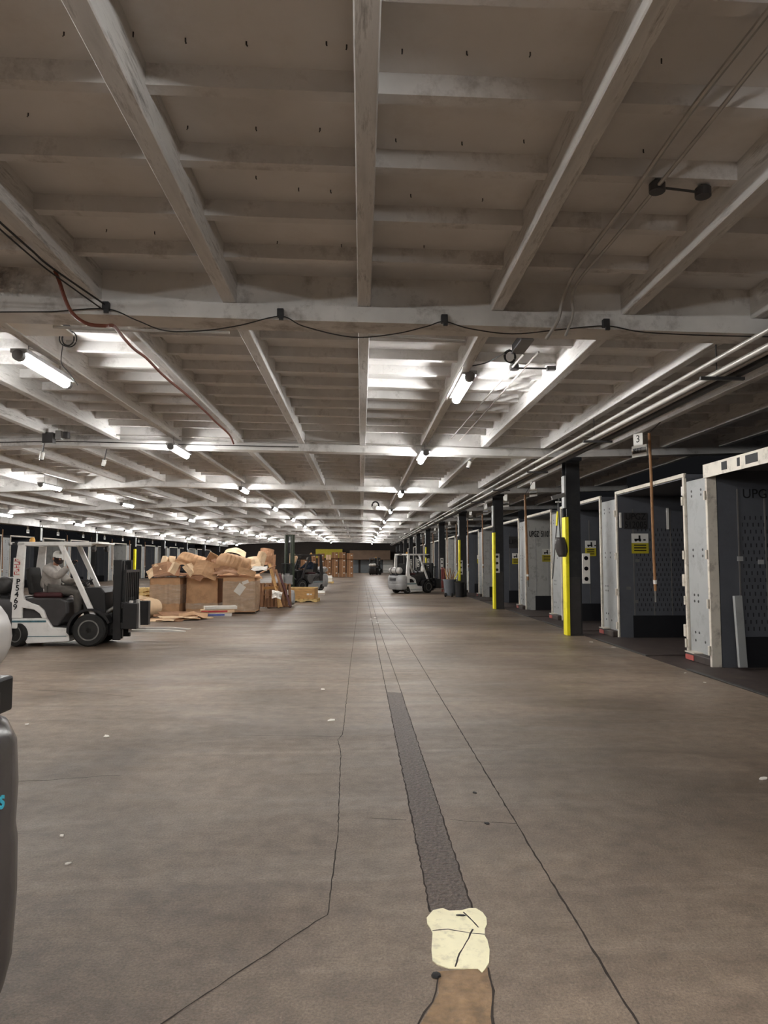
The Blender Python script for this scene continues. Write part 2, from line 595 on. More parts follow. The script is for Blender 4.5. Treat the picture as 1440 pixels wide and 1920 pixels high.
ribbon([(0.97, 1.2), (0.95, 4), (0.9, 15.6), (0.74, 22), (0.62, 34), (0.6, 60)], 0.009, 0.0012, 'floor_joint', 'crack', fl_o, 0.003, 0.05)
ribbon([(-0.95, 2.2), (-0.69, 2.6), (-0.2, 3.28), (-0.15, 3.34), (-0.135, 4.3), (-0.17, 6.1), (-0.21, 6.5), (-0.17, 6.7), (-0.17, 10.9), (-0.13, 22), (-0.1, 46)], 0.006, 0.0012, 'floor_crack', 'crack', fl_o, 0.003, 0.05)
ribbon([(0.318, 3.35), (0.31, 8.8), (0.29, 16), (0.26, 30), (0.2, 60)], 0.009, 0.0022, 'floor_joint', 'crack', fl_o, 0.004, 0.04)
ribbon([(0.515, 3.35), (0.49, 8.8), (0.43, 16), (0.41, 30), (0.36, 60)], 0.008, 0.0022, 'floor_joint', 'crack', fl_o, 0.004, 0.04)
ribbon([(0.30, 2.87), (0.285, 2.75), (0.2, 2.57), (0.16, 2.3), (0.15, 1.6)], 0.009, 0.0022, 'floor_crack', 'crack', fl_o, 0.006, 0.05)
ribbon([(0.50, 2.9), (0.49, 2.75), (0.46, 2.6), (0.455, 2.3), (0.45, 1.6)], 0.009, 0.0022, 'floor_crack', 'crack', fl_o, 0.006, 0.05)
ribbon([(-0.16, 6.62), (-1.2, 6.7)], 0.006, 0.0012, 'floor_crack', 'crack', fl_o, 0.008)
ribbon([(0.05, 4.55), (0.28, 4.5)], 0.006, 0.0012, 'floor_crack', 'crack', fl_o, 0.008)
ribbon([(0.55, 4.5), (0.95, 4.42)], 0.006, 0.0012, 'floor_crack', 'crack', fl_o, 0.008)
for k, (a, b, y0, y1) in enumerate(((-2.6, -1.0, 12.4, 11.5), (-4.4, -2.7, 9.2, 8.6), (-3.3, -1.8, 5.1, 5.5))):
    ribbon([(a, y0), ((a + b) / 2, (y0 + y1) / 2 + 0.05), (b, y1)], 0.008, 0.0012, 'floor_crack', 'crack', fl_o, 0.02)


def blob(outline, z, name, m, parent=None, thick=0.003):
    o = MB().prism(outline, z, z + thick, 'z').build(name, m, parent)
    return o


blob([(0.318, 3.36), (0.515, 3.36), (0.49, 8.75), (0.31, 8.8)], 0, 'floor_patch', 'patch_dark', fl_o, 0.0018)
blob([(0.30, 2.88), (0.50, 2.9), (0.49, 2.72), (0.46, 2.6), (0.45, 1.5), (0.16, 1.5), (0.2, 2.55), (0.29, 2.74)], 0, 'floor_patch', 'patch_tan', fl_o, 0.0015)
pc = [(800, 1722), (812, 1708), (830, 1704), (842, 1709), (866, 1708), (880, 1704), (892, 1704), (905, 1712), (912, 1722), (913, 1734), (909, 1742), (909, 1756), (914, 1764), (918, 1782), (917, 1806), (910, 1818), (904, 1825), (896, 1818), (880, 1818), (842, 1817), (820, 1810), (811, 1803), (809, 1782), (811, 1750), (806, 1740), (801, 1733)]
pm = blob([tuple(at_z(*p)[:2]) for p in pc], 0, 'painted_floor_mark', 'paint_cream', None, 0.004)
tag(pm, 'ragged cream paint patch on the dark floor strip close to the camera', 'paint mark')
pm_c = [[(811, 1747), (840, 1744), (868, 1749), (885, 1752), (909, 1754)], [(868, 1712), (880, 1722), (897, 1741)], [(886, 1744), (874, 1770), (862, 1790), (854, 1815)]]
for line in pm_c:
    pts = [at_z(*p) for p in line]
    o = ribbon([(p.x, p.y) for p in pts], 0.006, 0.0046, 'crack_line', 'crack', pm, 0.002, 0.03)

tar = MB().lathe([(0.004, 0.0), (0.02, 0.002), (0.017, 0.008), (0.006, 0.011)], (0, 0, 0), 'z', 7).build('tar_lump', 'ink', None, smooth=True, loc=at_z(818, 1830, 0.002), rot=(0, 0, 0.4))
tag(tar, 'shiny black lump at the lower left corner of the cream paint patch', 'lump')
leaf = MB().prism([(-0.022, 0), (-0.008, 0.005), (0.012, 0.006), (0.022, 0.001), (0.01, -0.005), (-0.01, -0.004)], 0, 0.004, 'z').build('dead_leaf', 'ink', None, loc=at_z(864, 1717, 0.0045), rot=(0, 0, R(-8)))
tag(leaf, 'small dark leaf lying on the top of the cream paint patch', 'leaf')

# deck, cross beams, long beams, joists
vs, fs = [], []
for i, x in enumerate(PX):
    for y in (YBEG, YEND):
        for z in (HD, HD + 0.12):
            vs.append((x, y, z + off(x)))
for i in range(len(PX) - 1):
    a, b = 4 * i, 4 * i + 4
    fs += [(a, a + 2, b + 2, b), (a + 1, b + 1, b + 3, a + 3), (a, b, b + 1, a + 1), (a + 2, a + 3, b + 3, b + 2)]
fs += [(0, 1, 3, 2), (16, 18, 19, 17)]
ceil = struct(MB().add(vs, fs).build('ceiling', 'deck'))


def along(mb, y0, y1, z0, z1, x0=XL, x1=XR):
    xs = [x0] + [x for x in PX if x0 < x < x1] + [x1]
    vv, ff = [], []
    for x in xs:
        o_ = off(x)
        vv += [(x, y0, z0 + o_), (x, y1, z0 + o_), (x, y1, z1 + o_), (x, y0, z1 + o_)]
    for i in range(len(xs) - 1):
        a, b = 4 * i, 4 * i + 4
        ff += [(a, b, b + 1, a + 1), (a + 1, b + 1, b + 2, a + 2), (a + 2, b + 2, b + 3, a + 3), (a + 3, b + 3, b, a)]
    n = 4 * (len(xs) - 1)
    ff += [(0, 1, 2, 3), (n + 3, n + 2, n + 1, n)]
    return mb.add(vv, ff)


for y in GY:
    mb = MB()
    along(mb, y - 0.11, y + 0.11, HG + 0.14, HD)
    along(mb, y - 0.17, y + 0.17, HG, HG + 0.155)
    mb.build('cross_beam', 'beam', ceil)
SX = [0.02 + 1.32 * k for k in range(-17, 7)]
for x in SX:
    o_ = off(x)
    MB().box(x - 0.065, x + 0.065, YBEG, YEND, HS + o_, HD + 0.01 + o_).build('long_beam', 'long', ceil, bevel=0.008, seg=1)
joists = []
for gy in GY + [GY[-1] + GP]:
    for j in range(1, 11):
        y = gy - GP / 11 * j
        if y < YBEG + 0.2 or y > YEND - 0.2:
            continue
        for xa, xb in zip(SX[:-1], SX[1:]):
            xm = (xa + xb) / 2
            rank = (y if y > 2.2 else 60 + abs(y)) + 0.9 * max(0, abs(xm) / max(0.5, y) - 0.6) * 30
            joists.append((rank, xa + 0.06, xb - 0.06, y, xm))
joists.sort()
rest = MB()
for i, (rk, xa, xb, y, xm) in enumerate(joists):
    dst = MB() if i < 100 else rest
    oa, ob = off(xa), off(xb)
    hw = 0.045
    vv = [(xa, y - hw, HJ + oa), (xb, y - hw, HJ + ob), (xb, y + hw, HJ + ob), (xa, y + hw, HJ + oa), (xa, y - hw, HD + 0.01 + oa), (xb, y - hw, HD + 0.01 + ob), (xb, y + hw, HD + 0.01 + ob), (xa, y + hw, HD + 0.01 + oa)]
    dst.add(vv, [(0, 3, 2, 1), (4, 5, 6, 7), (0, 1, 5, 4), (1, 2, 6, 5), (2, 3, 7, 6), (3, 0, 4, 7)])
    if i < 100:
        dst.build('joist', 'joist', ceil)
tag(rest.build('joist', 'joist', ceil), kind='stuff')
# edge beams over both column lines
struct(MB().box(COLX_L - 0.12, COLX_L + 0.12, YBEG, YEND, 3.52, 3.9).build('edge_beam', 'beam'))

# hooks in the deck of the near bays
hk = [(348, 72), (462, 78), (612, 78), (650, 84), (754, 92), (875, 96), (994, 98), (352, 236), (480, 238), (600, 240), (742, 260), (866, 266), (982, 262), (480, 330), (560, 352), (620, 356), (770, 364), (905, 372), (53, 212), (142, 128), (200, 430), (290, 434), (400, 440), (520, 452), (640, 458), (795, 460), (1240, 110), (1206, 280), (1040, 392), (1130, 400), (742, 528), (860, 530), (980, 536), (540, 524), (30, 466), (120, 60), (250, 60)]
for px, py in hk:
    p = at_z(px, py, HD)
    z = HD + off(p.x)
    p = at_z(px, py, z)
    a = random.uniform(0, 6)
    MB().tube([(p.x, p.y, z), (p.x, p.y, z - 0.018), (p.x + 0.006 * math.cos(a), p.y + 0.006 * math.sin(a), z - 0.026)], 0.0045, 5).build('hook', 'hub', ceil)

# back wall with rolling doors, tan fascia
wb = struct(MB().box(XL, XR, YEND, YEND + 0.25, -0.2, 5).build('wall_back', 'night_wall'))
struct(MB().box(-1.6, 3.9, YEND - 1.6, YEND - 1.2, 1.75, 3.05).build('fascia_trim', 'back_tan', bevel=0.1))
for k, x in enumerate((-1.1, 0.55, 2.15, 3.6)):
    d = struct(MB().box(x - 0.68, x + 0.68, YEND - 0.08, YEND, 0, 1.75).build('door_%d' % (k + 1), 'roll_door' if k < 3 else 'sign_white'))
    sl = MB()
    for j in range(8):
        sl.box(x - 0.66, x + 0.66, YEND - 0.1, YEND - 0.08, 0.1 + 0.2 * j, 0.13 + 0.2 * j)
    sl.build('slat_rib', 'mid_grey', d)
# yellow box on the far wall behind the cartons, yellow light painted as colour
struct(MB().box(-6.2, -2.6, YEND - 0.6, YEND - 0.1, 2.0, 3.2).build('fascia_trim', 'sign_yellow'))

# ------------------------------------------------------------------ lamps
def make_lamp():
    t = thing('tube_light', '', 'ceiling light')
    MB().lathe([(0.03, -0.66), (0.06, -0.64), (0.06, 0.64), (0.03, 0.66)], (0, 0, 0), 'y', 14).build('diffuser', 'lamp', t, smooth=True)
    MB().box(-0.10, 0.10, -0.70, 0.70, 0.032, 0.085).build('housing', 'grey_paint', t, bevel=0.01)
    for s in (-1, 1):
        MB().lathe([(0.03, -0.05), (0.066, -0.04), (0.066, 0.04), (0.03, 0.05)], (0, 0.68 * s, 0), 'y', 14).build('end_cap', 'mid_grey', t, smooth=True)
        MB().cyl((0, 0.45 * s, 0.08), (0, 0.45 * s, 0.34), 0.006, n=6).build('hanger', 'mid_grey', t)
    return t


lamp0 = make_lamp()
index_kids(lamp0)
rows = [
    ('over the right of the aisle', 1.33, [(1.42, 9.85, 4.02)] + [(1.33, y, 0) for y in GY[3:]], [(1.42, 1.2), (1.33, -1.4), (1.33, -9.8)]),
    ('over the junk pile', -3.92, [(-4.05, 9.05, 4.02)] + [(-3.92, y, 0) for y in GY[3:]], [(-4.05, 1.0), (-3.92, -1.4), (-3.92, -9.8)]),
    ('beyond the white forklift', -9.65, [(-9.65, 22.4, 0), (-9.65, 29.6, 0)] + [(-9.65, y, 0) for y in GY[6:]], [(-9.65, 7), (-9.65, -1.4), (-9.65, 15.4)]),
    ('by the far left columns', -15.9, [(-15.9, y, 0) for y in GY[6:]], [(-15.9, 7), (-15.9, 15.4), (-15.9, 23.8), (-15.9, 32.2)]),
]
first = True
for where, X, seen, hidden in rows:
    for i, q in enumerate(seen + [(x, y, 0) for x, y in hidden]):
        t = lamp0 if first else copy_tree(lamp0)
        first = False
        z = q[2] if q[2] else HG + off(q[0]) - 0.075
        t.location = (q[0], q[1] - (0 if q[2] else 0.15), z)
        t['group'] = 'tube lights ' + where
        if i < len(seen):
            t['label'] = '%s white tube light from the camera in the row %s' % (ORD[i], where)
        else:
            t['label'] = 'white tube light %s, out of view' % where

# ------------------------------------------------------------------ steel columns
def make_column(s, guard=True):
    """s = +1: right column line, aisle on its -X side; s = -1 the left line"""
    t = thing('steel_column', '', 'column')
    a = MB()
    a.box(-0.15, 0.15, -0.15, -0.135, 0, 3.85)
    a.box(-0.15, 0.15, 0.135, 0.15, 0, 3.85)
    a.box(-0.012, 0.012, -0.14, 0.14, 0, 3.85)
    a.build('post', 'black_steel', t)
    MB().box(-0.17, 0.17, -0.17, 0.17, 0.0, 0.025).build('base_plate', 'black_steel', t)
    MB().box(-0.19, 0.19, -0.19, 0.19, 3.78, 3.86).build('cap_plate', 'black_steel', t)
    MB().box(-0.12, 0.12, -0.168, -0.15, 0.03, 1.25).build('lower_cover', 'dark_grey', t)
    b = MB()
    b.box(-0.185 * s - 0.012, -0.185 * s + 0.012, -0.2, 0.06, 0.01, 2.55)
    b.box(min(-0.185 * s, -0.06 * s), max(-0.185 * s, -0.13 * s), -0.21, -0.19, 0.01, 2.55)
    if guard:
        b.build('corner_guard', 'yellow', t)['label'] = 'yellow corner guard'
    MB().box(-0.185 * s - 0.02, -0.185 * s + 0.02, -0.18, 0.02, 2.75, 3.45).build('upper_panel', 'panel', t)['label'] = 'pale grey upper panel'
    return t


colR = make_column(1)
colRN = make_column(1, False)
index_kids(colRN)
colRN_used = False
colL = make_column(-1, False)
colLG = make_column(-1)
index_kids(colR)
index_kids(colL)
n = 0
for i, y in enumerate(GY[3:]):
    g_ = i in (0, 1, 2, 4)
    t = colR if i == 0 else copy_tree(colR) if g_ else colRN if i == 3 else copy_tree(colRN)
    t.location = (COLX_R, y, 0)
    tag(t, '%s black steel column from the camera along the right side%s' % (ORD[i], ', with a yellow corner guard' if g_ else ''), 'column', 'black columns along the right docks', 'structure')
for i, y in enumerate(GY[6:]):
    t = colLG if i == 2 else colL if i == 0 else copy_tree(colL)
    t.location = (COLX_L, y, 0)
    tag(t, '%s dark steel column from the camera along the far left dock line%s' % (ORD[i], ', with a yellow guard' if i == 2 else ''), 'column', 'dark columns along the left docks', 'structure')

# ------------------------------------------------------------------ docks: trailers, wall panels, plates
TP = GP / 2
TW, TH = 1.56, 3.0         # half width of the opening, height


def make_trailer(light=False, slots=True, deep=0.035):
    t = thing('dock_trailer', '', 'trailer')
    lining = 'trailer_light' if light else 'trailer_dark'
    MB().box(0.05, 8.4, -TW, TW, -0.06, 0.0).build('trailer_floor', 'dock_plate', t)
    MB().box(0.0, 8.4, -TW - 0.06, TW + 0.06, TH - 0.02, TH + 0.05).build('roof', 'trailer_dark', t)
    MB().box(8.34, 8.4, -TW, TW, 0, TH).build('front_wall', lining, t)
    for s in (-1, 1):
        o = MB().box(0.0, 8.4, min(s * TW, s * (TW + 0.05)), max(s * TW, s * (TW + 0.05)), 0.0, TH).build('side_wall', 'trailer_slotted' if slots else lining, t)
        rb = MB()
        for x in ((0.32, 0.74, 1.12, 1.5, 2.2, 3.0, 4.0, 5.0, 6.0, 7.0)):
            rb.box(x - 0.012, x + 0.012, s * TW - 0.008, s * TW + 0.008, 0.46, TH - 0.3)
        rb.build('wall_rib', 'grey_paint' if light else 'mid_grey', o)
        MB().box(0.28, 8.3, min(s * TW, s * (TW - 0.02)), max(s * TW, s * (TW - 0.02)), 0.0, 0.46).build('kick_plate', 'kick', t)
    f = MB()
    for s in (-1, 1):
        f.box(-deep, 0.02, min(s * TW, s * (TW + 0.06)), max(s * TW, s * (TW + 0.06)), 0, TH)
    f.box(-deep, 0.02, -TW - 0.06, TW + 0.06, TH, TH + 0.07)
    f.build('rear_frame', 'frame_cream', t, bevel=0.01)
    if slots:
        for s in (-1, 1):
            for z in (0.25, 0.95, 1.7, 2.6):
                MB().cyl((-deep - 0.02, s * (TW + 0.03), z - 0.07), (-deep - 0.02, s * (TW + 0.03), z + 0.07), 0.02, n=8).build('hinge', 'frame_cream', t, smooth=True)
    return t


def decal(t, s, x, z, wd=0.36):
    """warning sheet on a side wall: white picture half over a yellow text half"""
    y = s * (TW - 0.012)
    a = MB().box(x, x + wd, y - 0.003, y + 0.003, z, z + 0.2).build('warning_sheet', 'sign_white', t)
    MB().box(x, x + wd, y - 0.0035, y + 0.0035, z - 0.22, z).build('yellow_half', 'sign_yellow', a)
    k = MB()
    k.box(x + 0.06, x + 0.2, y - 0.006, y + 0.006, z + 0.05, z + 0.09)
    k.box(x + 0.15, x + 0.19, y - 0.006, y + 0.006, z + 0.08, z + 0.16)
    k.box(x + 0.25, x + 0.3, y - 0.006, y + 0.006, z + 0.05, z + 0.08)
    k.cyl((x + 0.09, y - 0.006, z + 0.05), (x + 0.09, y + 0.006, z + 0.05), 0.022, n=10)
    k.cyl((x + 0.18, y - 0.006, z + 0.05), (x + 0.18, y + 0.006, z + 0.05), 0.022, n=10)
    for j in range(3):
        k.box(x + 0.05, x + wd - 0.05, y - 0.006, y + 0.006, z - 0.17 + 0.055 * j, z - 0.145 + 0.055 * j)
    k.build('sheet_print', 'ink', a)


trN = make_trailer(deep=0.15)
trD = make_trailer()
trL = make_trailer(True, False)
trS = make_trailer(False, False)
for t in (trN, trD, trL, trS):
    index_kids(t)
YT0 = 14.84 - TW                # centre of the second opening on the right
DX = 5.42
used = set()


def put_trailer(src, loc, rz, label, group):
    t = src if src.name not in used else copy_tree(src)
    used.add(src.name)
    t.location = loc
    t.rotation_euler = (0, 0, rz)
    tag(t, label, 'trailer', group)
    return t


right_tr = []
for i in range(0, 20):
    y = YT0 + TP * (i - 1)
    if y > YEND - 2.5:
        break
    src = trN if i == 0 else trD if i == 1 else trL if i in (3, 5, 8, 11) else trS
    look = 'dark-lined' if src is not trL else 'pale-lined'
    lab = '%s open %s trailer from the camera, docked on the right' % (ORD[i], look)
    if i == 0:
        lab = 'open dark-lined trailer cut by the frame edge, nearest on the right'
    if i == 1:
        lab = 'open dark-lined trailer lettered 512005 with a yellow warning sheet'
    if i == 3:
        lab = 'open white-lined trailer lettered 5110, just past the nearest yellow column'
    right_tr.append(put_trailer(src, (DX, y, 0), 0, lab, 'trailers docked along the right'))
for i in range(0, 16):
    y = 32.2 + TP * (i - 0.5)
    if y > YEND - 2.5:
        break
    src = trL if i % 3 == 1 else trS
    put_trailer(src, (-20.0, y, 0), PI, '%s open trailer from the camera along the far left dock wall' % ORD[i], 'trailers docked along the left')
# lettering and sheets inside the first trailers (on the far wall, facing back along the aisle)
T = right_tr
wy = TW - 0.03
rt = (PI / 2, 0, 0)
pl = MB().box(0.12, 0.62, TW - 0.03, TW - 0.02, 2.28, 2.62).build('number_plate', 'dark_grey', T[1])
text_mesh('lettering', 'UPGZ', 0.19, 'ink', pl, (0.37, TW - 0.034, 2.53), rt, sx=0.9)
text_mesh('lettering', '512005', 0.19, 'ink', pl, (0.37, TW - 0.034, 2.36), rt, sx=0.85)
decal(T[1], 1, 0.28, 1.98)
a = MB().box(0.02, 0.06, TW - 0.05, TW - 0.03, 2.3, 2.62).build('reflector_strip', 'sign_white', T[1])
a = MB().box(1.03, 1.08, TW - 0.04, TW - 0.02, 2.27, 2.72).build('reflector_strip', 'sign_white', T[1])
a = MB().box(-0.03, 0.02, -TW + 0.01, -TW + 0.05, 2.7, 2.85).build('reflector_strip', 'sign_white', T[1])
for z in (1.18, 0.35):
    MB().box(-0.06, 0.0, -TW - 0.02, -TW + 0.05, z, z + 0.2).build('latch', 'frame_cream', T[1], bevel=0.01)
text_mesh('lettering', 'UPGZ', 0.2, 'ink', T[0], (0.65, TW - 0.02, 2.62), rt)
for x, z in ((0.28, 1.6), (0.6, 1.55), (0.86, 1.62)):
    MB().box(x, x + 0.09, TW - 0.02, TW - 0.01, z, z + 0.07).build('sticker', 'grey_paint', T[0])
for x, z in ((0.35, 1.58), (0.15, 1.0), (0.3, 0.72), (0.72, 1.36)):
    MB().box(x, x + 0.09, TW - 0.02, TW - 0.01, z, z + 0.06).build('sticker', 'mid_grey', T[1])
decal(T[2], 1, 0.62, 1.95, 0.3)
text_mesh('lettering', 'UPGZ  5110', 0.27, 'ink', T[3], (0.42, TW - 0.02, 2.48), rt, sx=0.47, bold=0.02)
decal(T[3], 1, 0.52, 1.8, 0.32)
pl = MB().box(0.3, 0.95, TW - 0.03, TW - 0.02, 2.1, 2.55).build('number_plate', 'dark_grey', T[4])
text_mesh('lettering', 'UPGZ', 0.26, 'ink', pl, (0.62, TW - 0.034, 2.33), rt)
decal(T[4], 1, 0.42, 1.7, 0.42)
MB().box(-0.17, -0.15, -TW - 0.06, TW + 0.06, TH - 0.13, TH + 0.075).build('header_board', 'frame_cream', T[0])
decal(T[6], 1, 0.42, 1.7, 0.42)
# header marks of the nearest trailer
for y0, y1 in ((0.9, 1.05), (0.55, 0.62), (0.1, 0.4)):
    MB().box(-0.175, -0.17, y0, y1, TH - 0.08, TH + 0.04).build('header_mark', 'ink', T[0])


def wall_panel(xp, y0, y1, s):
    o = struct(MB().box(min(xp, xp + 0.08 * s), max(xp, xp + 0.08 * s), y0, y1, 0.05, 2.92).build('wall_panel', 'panel', bevel=0.01))
    k = MB()
    for z in (0.32, 0.45, 0.95, 1.05, 1.68, 1.78, 2.66, 2.74):
        for q in (0.2, 0.34) if int(z * 100) % 2 else (0.2, 0.55):
            yy = y0 + (y1 - y0) * (1 - q)
            k.cyl((xp - 0.004 * s, yy, z), (xp + 0.01 * s, yy, z), 0.022, n=8)
    k.cyl((xp - 0.004 * s, y0 + 0.15, 1.73), (xp + 0.01 * s, y0 + 0.15, 1.73), 0.022, n=8)
    k.build('bolt', 'hub', o)
    return o


for i in range(-1, 19):
    ya = YT0 + TP * i + TW + 0.08
    yb = YT0 + TP * (i + 1) - TW - 0.08
    if yb < YEND - 1:
        wall_panel(DX + 0.0, ya, yb, 1)
        # bumper under each panel
        t = MB().box(DX - 0.14, DX + 0.02, ya - 0.02, yb - 0.1, 0.0, 0.13).build('dock_bumper', 'dock_plate', bevel=0.02)
        tag(t, '%s dark dock bumper from the camera on the floor between right trailers' % ORD[i + 1], 'bumper', 'dock bumpers along the right')
        MB().box(DX - 0.15, DX - 0.13, yb - 0.4, yb - 0.12, 0.02, 0.1).build('end_face', 'orange_tape', t)
        MB().box(DX - 0.15, DX + 0.0, yb - 0.42, yb - 0.1, 0.13, 0.145).build('top_strip', 'frame_cream', t)
for i in range(-1, 17):
    ya = 32.2 + TP * (i - 0.5) + TW + 0.08
    yb = 32.2 + TP * (i + 0.5) - TW - 0.08
    if yb < YEND - 1:
        wall_panel(-20.0, ya, yb, -1)
struct(MB().box(4.78, DX, YBEG, YEND, 0.0, 0.006).build('floor_strip', 'dock_plate'))
# steel dock plates set in the floor's edge
for i in range(0, 19):
    y = YT0 + TP * (i - 1)
    if y > YEND - 2.5:
        break
    o = MB().add([(4.82, y - 1.35, 0.004), (DX + 0.03, y - 1.35, -0.03), (DX + 0.03, y + 1.35, -0.03), (4.82, y + 1.35, 0.004), (4.82, y - 1.35, 0.018), (DX + 0.03, y - 1.35, 0.03), (DX + 0.03, y + 1.35, 0.03), (4.82, y + 1.35, 0.018)],
                 [(0, 3, 2, 1), (4, 5, 6, 7), (0, 1, 5, 4), (1, 2, 6, 5), (2, 3, 7, 6), (3, 0, 4, 7)]).build('dock_leveler', 'dock_plate')
    tag(o, '%s dark steel dock leveler plate from the camera, in front of a right trailer' % ORD[i], 'dock plate', 'dock plates along the right')
    MB().box(4.78, 4.83, y - 1.35, y + 1.35, 0.0, 0.022).build('hinge_strip', 'hub', o)

# loose pale post leaning inside the nearest trailer
p = MB().box(-0.06, 0.06, -0.03, 0.03, 0, 1.05).build('loose_post', 'panel', bevel=0.006, loc=(5.62, 10.42, 0.035), rot=(R(-2), R(-1.5), 0))
tag(p, 'short pale grey post standing inside the nearest right trailer', 'post')


# ------------------------------------------------------------------ hanging number signs and pull poles
def make_sign(num, word, s=1):
    t = thing('dock_sign', '', 'sign')
    MB().box(-0.006, 0.006, -0.11, 0.11, 0.02, 0.27).build('number_plate', 'sign_white', t)
    MB().box(-0.008, 0.008, -0.2, 0.15, -0.2, 0.02).build('word_plate', 'sign_white', t)
    MB().box(-0.012, 0.004, -0.18, 0.13, -0.13, -0.03).build('grey_band', 'mid_grey', t)
    MB().bar((0, 0, 0.26), (0, 0, 0.40), 0.015, 0.015, (1, 0, 0)).build('hanger', 'black_steel', t)
    rr = (PI / 2, 0, -PI / 2 if s > 0 else PI / 2)
    if num:
        text_mesh('numeral', num, 0.2, 'ink', t, (-0.008 * s, 0, 0.14), rr)
    if word:
        text_mesh('lettering', word, 0.12, 'ink', t, (-0.016 * s, 0, -0.08), rr)
    return t


plain = make_sign('', '')
index_kids(plain)
done = False
for i in range(1, 19):
    y = YT0 + TP * (i - 1)
    if y > 80:
        break
    if i == 1:
        t = make_sign('3', 'KET')
    elif i == 2:
        t = make_sign('4', '')
    else:
        t = plain if not done else copy_tree(plain)
        done = True
    t.location = (5.30, y + 0.05, 3.79)
    t.rotation_euler = (0, 0, R(28))
    tag(t, 'white hanging dock sign numbered 3 over a lettered plate' if i == 1 else 'white hanging dock sign numbered 4, right of the nearest column' if i == 2 else '%s white hanging dock sign from the camera over the right docks' % ORD[i - 1], 'sign', 'hanging signs over the right docks')
for i in range(2, 13):
    y = 32.2 + TP * (i - 0.5)
    t = copy_tree(plain)
    t.location = (-19.78, y, 3.45)
    t.rotation_euler = (0, 0, PI)
    tag(t, '%s small white hanging sign from the camera over the left docks' % ORD[i - 2], 'sign', 'hanging signs over the left docks')


def pole(p0, p1, label, r=0.028):
    p0, p1 = Vector(p0), Vector(p1)
    t = thing('pull_pole', label, 'pole', (0, 0, 0), 0, 'wooden pull poles by the docks')
    MB().tube([p0, p0.lerp(p1, 0.25) + Vector((0, -0.012, 0)), p0.lerp(p1, 0.5) + Vector((0, 0.0, 0)), p0.lerp(p1, 0.75) + Vector((0, 0.014, 0)), p1], r, 8).build('shaft', 'pole_wood', t, smooth=True)
    zs = HS + off(p0.x) + 0.05
    xs = min(SX, key=lambda v: abs(v - p0.x))
    MB().tube([p0, (xs, p0.y, zs)], 0.008, 5).build('cord', 'cable', t)
    q = p0.lerp(p1, 0.93)
    MB().cyl(q, p0.lerp(p1, 0.955), r * 1.25, n=8).build('white_band', 'sign_white', t)
    MB().cyl(p1, p1 + (p1 - p0).normalized() * 0.2, r * 0.6, n=8).build('steel_tip', 'mid_grey', t)
    return t


pole(at_y(1217, 812, 12.2), at_y(1229, 1108, 12.5), 'long wooden pull pole hanging before the trailer lettered 512005', 0.026)
pole(at_y(984, 928, 21.6), at_y(990, 1088, 21.6), 'wooden pull pole hanging before the white-lined trailer lettered 5110', 0.035)
for i in range(5, 13):
    y = YT0 + TP * (i - 1)
    pole((5.15, y, 3.6), (5.18, y + 0.1, 1.3), '%s wooden pull pole past the white-lined trailer lettered 5110' % ORD[i - 5], 0.025)
for i in range(2, 9):
    y = 32.2 + TP * (i - 0.5)
    pole((-19.3, y + 0.3, 3.3), (-19.3, y + 0.4, 1.0), '%s wooden pull pole from the camera along the left docks' % ORD[i - 2], 0.03)

# signal plates beside the right columns
def signal(loc, label, s=1.0):
    t = thing('signal_plate', label, 'sign', loc, 0, 'white signal plates by the right columns')
    MB().box(-0.085, 0.085, -0.01, 0.01, -0.32, 0.32).build('backing', 'sign_white', t, bevel=0.006)
    for z in (-0.22, 0, 0.22):
        MB().cyl((0, -0.014, z), (0, 0.0, z), 0.045, n=12).build('lamp_lens', 'lens_dark', t, smooth=True)
    return t


p = at_y(1099, 1066, 15.0)
signal((p.x, 15.0, p.z), 'white plate with three dark lenses right of the nearest yellow-guarded column')
for z in (-0.25, 0.25):
    MB().bar((0, 0.01, z), (COLX_R + 0.14 - p.x, 0.26, z), 0.015, 0.015).build('bracket', 'black_steel', bpy.data.objects['signal_plate'])
for i, (px, py) in enumerate(((932, 1056), (864, 1064))):
    y = GY[4 + i] - 0.18
    p = at_y(px, py, y)
    signal((p.x, y, p.z), 'white plate with three dark lenses on the %s column along the right' % ORD[i + 1])
for i in range(3, 7):
    y = GY[3 + i] - 0.18
    signal((COLX_R - 0.02, y, 1.45), 'white plate with three dark lenses on the %s column along the right' % ORD[i])

# ================================================================== FORKLIFTS AND DRIVERS
def wheel(t, name, x, y, r, wd, out, steer=0.0):
    o = thing_part(name, t, (x, y, r), steer)
    prof = [(r * 0.62, -wd / 2), (r * 0.9, -wd / 2), (r, -wd / 2 + 0.03), (r, wd / 2 - 0.03), (r * 0.9, wd / 2), (r * 0.62, wd / 2)]
    tyre = MB().lathe(prof, (0, 0, 0), 'y', 28).build('tyre', 'rubber', o, smooth=True)
    s = wd / 2 * out
    MB().lathe([(r * 0.64, s * 0.2), (r * 0.64, s * 1.04), (r * 0.56, s * 1.04), (r * 0.54, s * 0.7), (r * 0.2, s * 0.66)], (0, 0, 0), 'y', 28).build('rim', 'rim', o, smooth=True)
    hb = MB().cyl((0, s * 0.6, 0), (0, s * 1.0, 0), r * 0.2, r * 0.16, 14)
    for k in range(8):
        a = 2 * PI * k / 8
        hb.cyl((r * 0.36 * math.cos(a), s * 0.6, r * 0.36 * math.sin(a)), (r * 0.36 * math.cos(a), s * 0.95, r * 0.36 * math.sin(a)), r * 0.055, n=8)
    hb.build('hub_bolts', 'hub', o)
    return o


def thing_part(name, parent, loc, rz=0.0):
    o = bpy.data.objects.new(name, None)
    o.empty_display_size = 0.1
    COL.objects.link(o)
    o.parent = parent
    o.location = loc
    o.rotation_euler = (0, 0, rz)
    return o


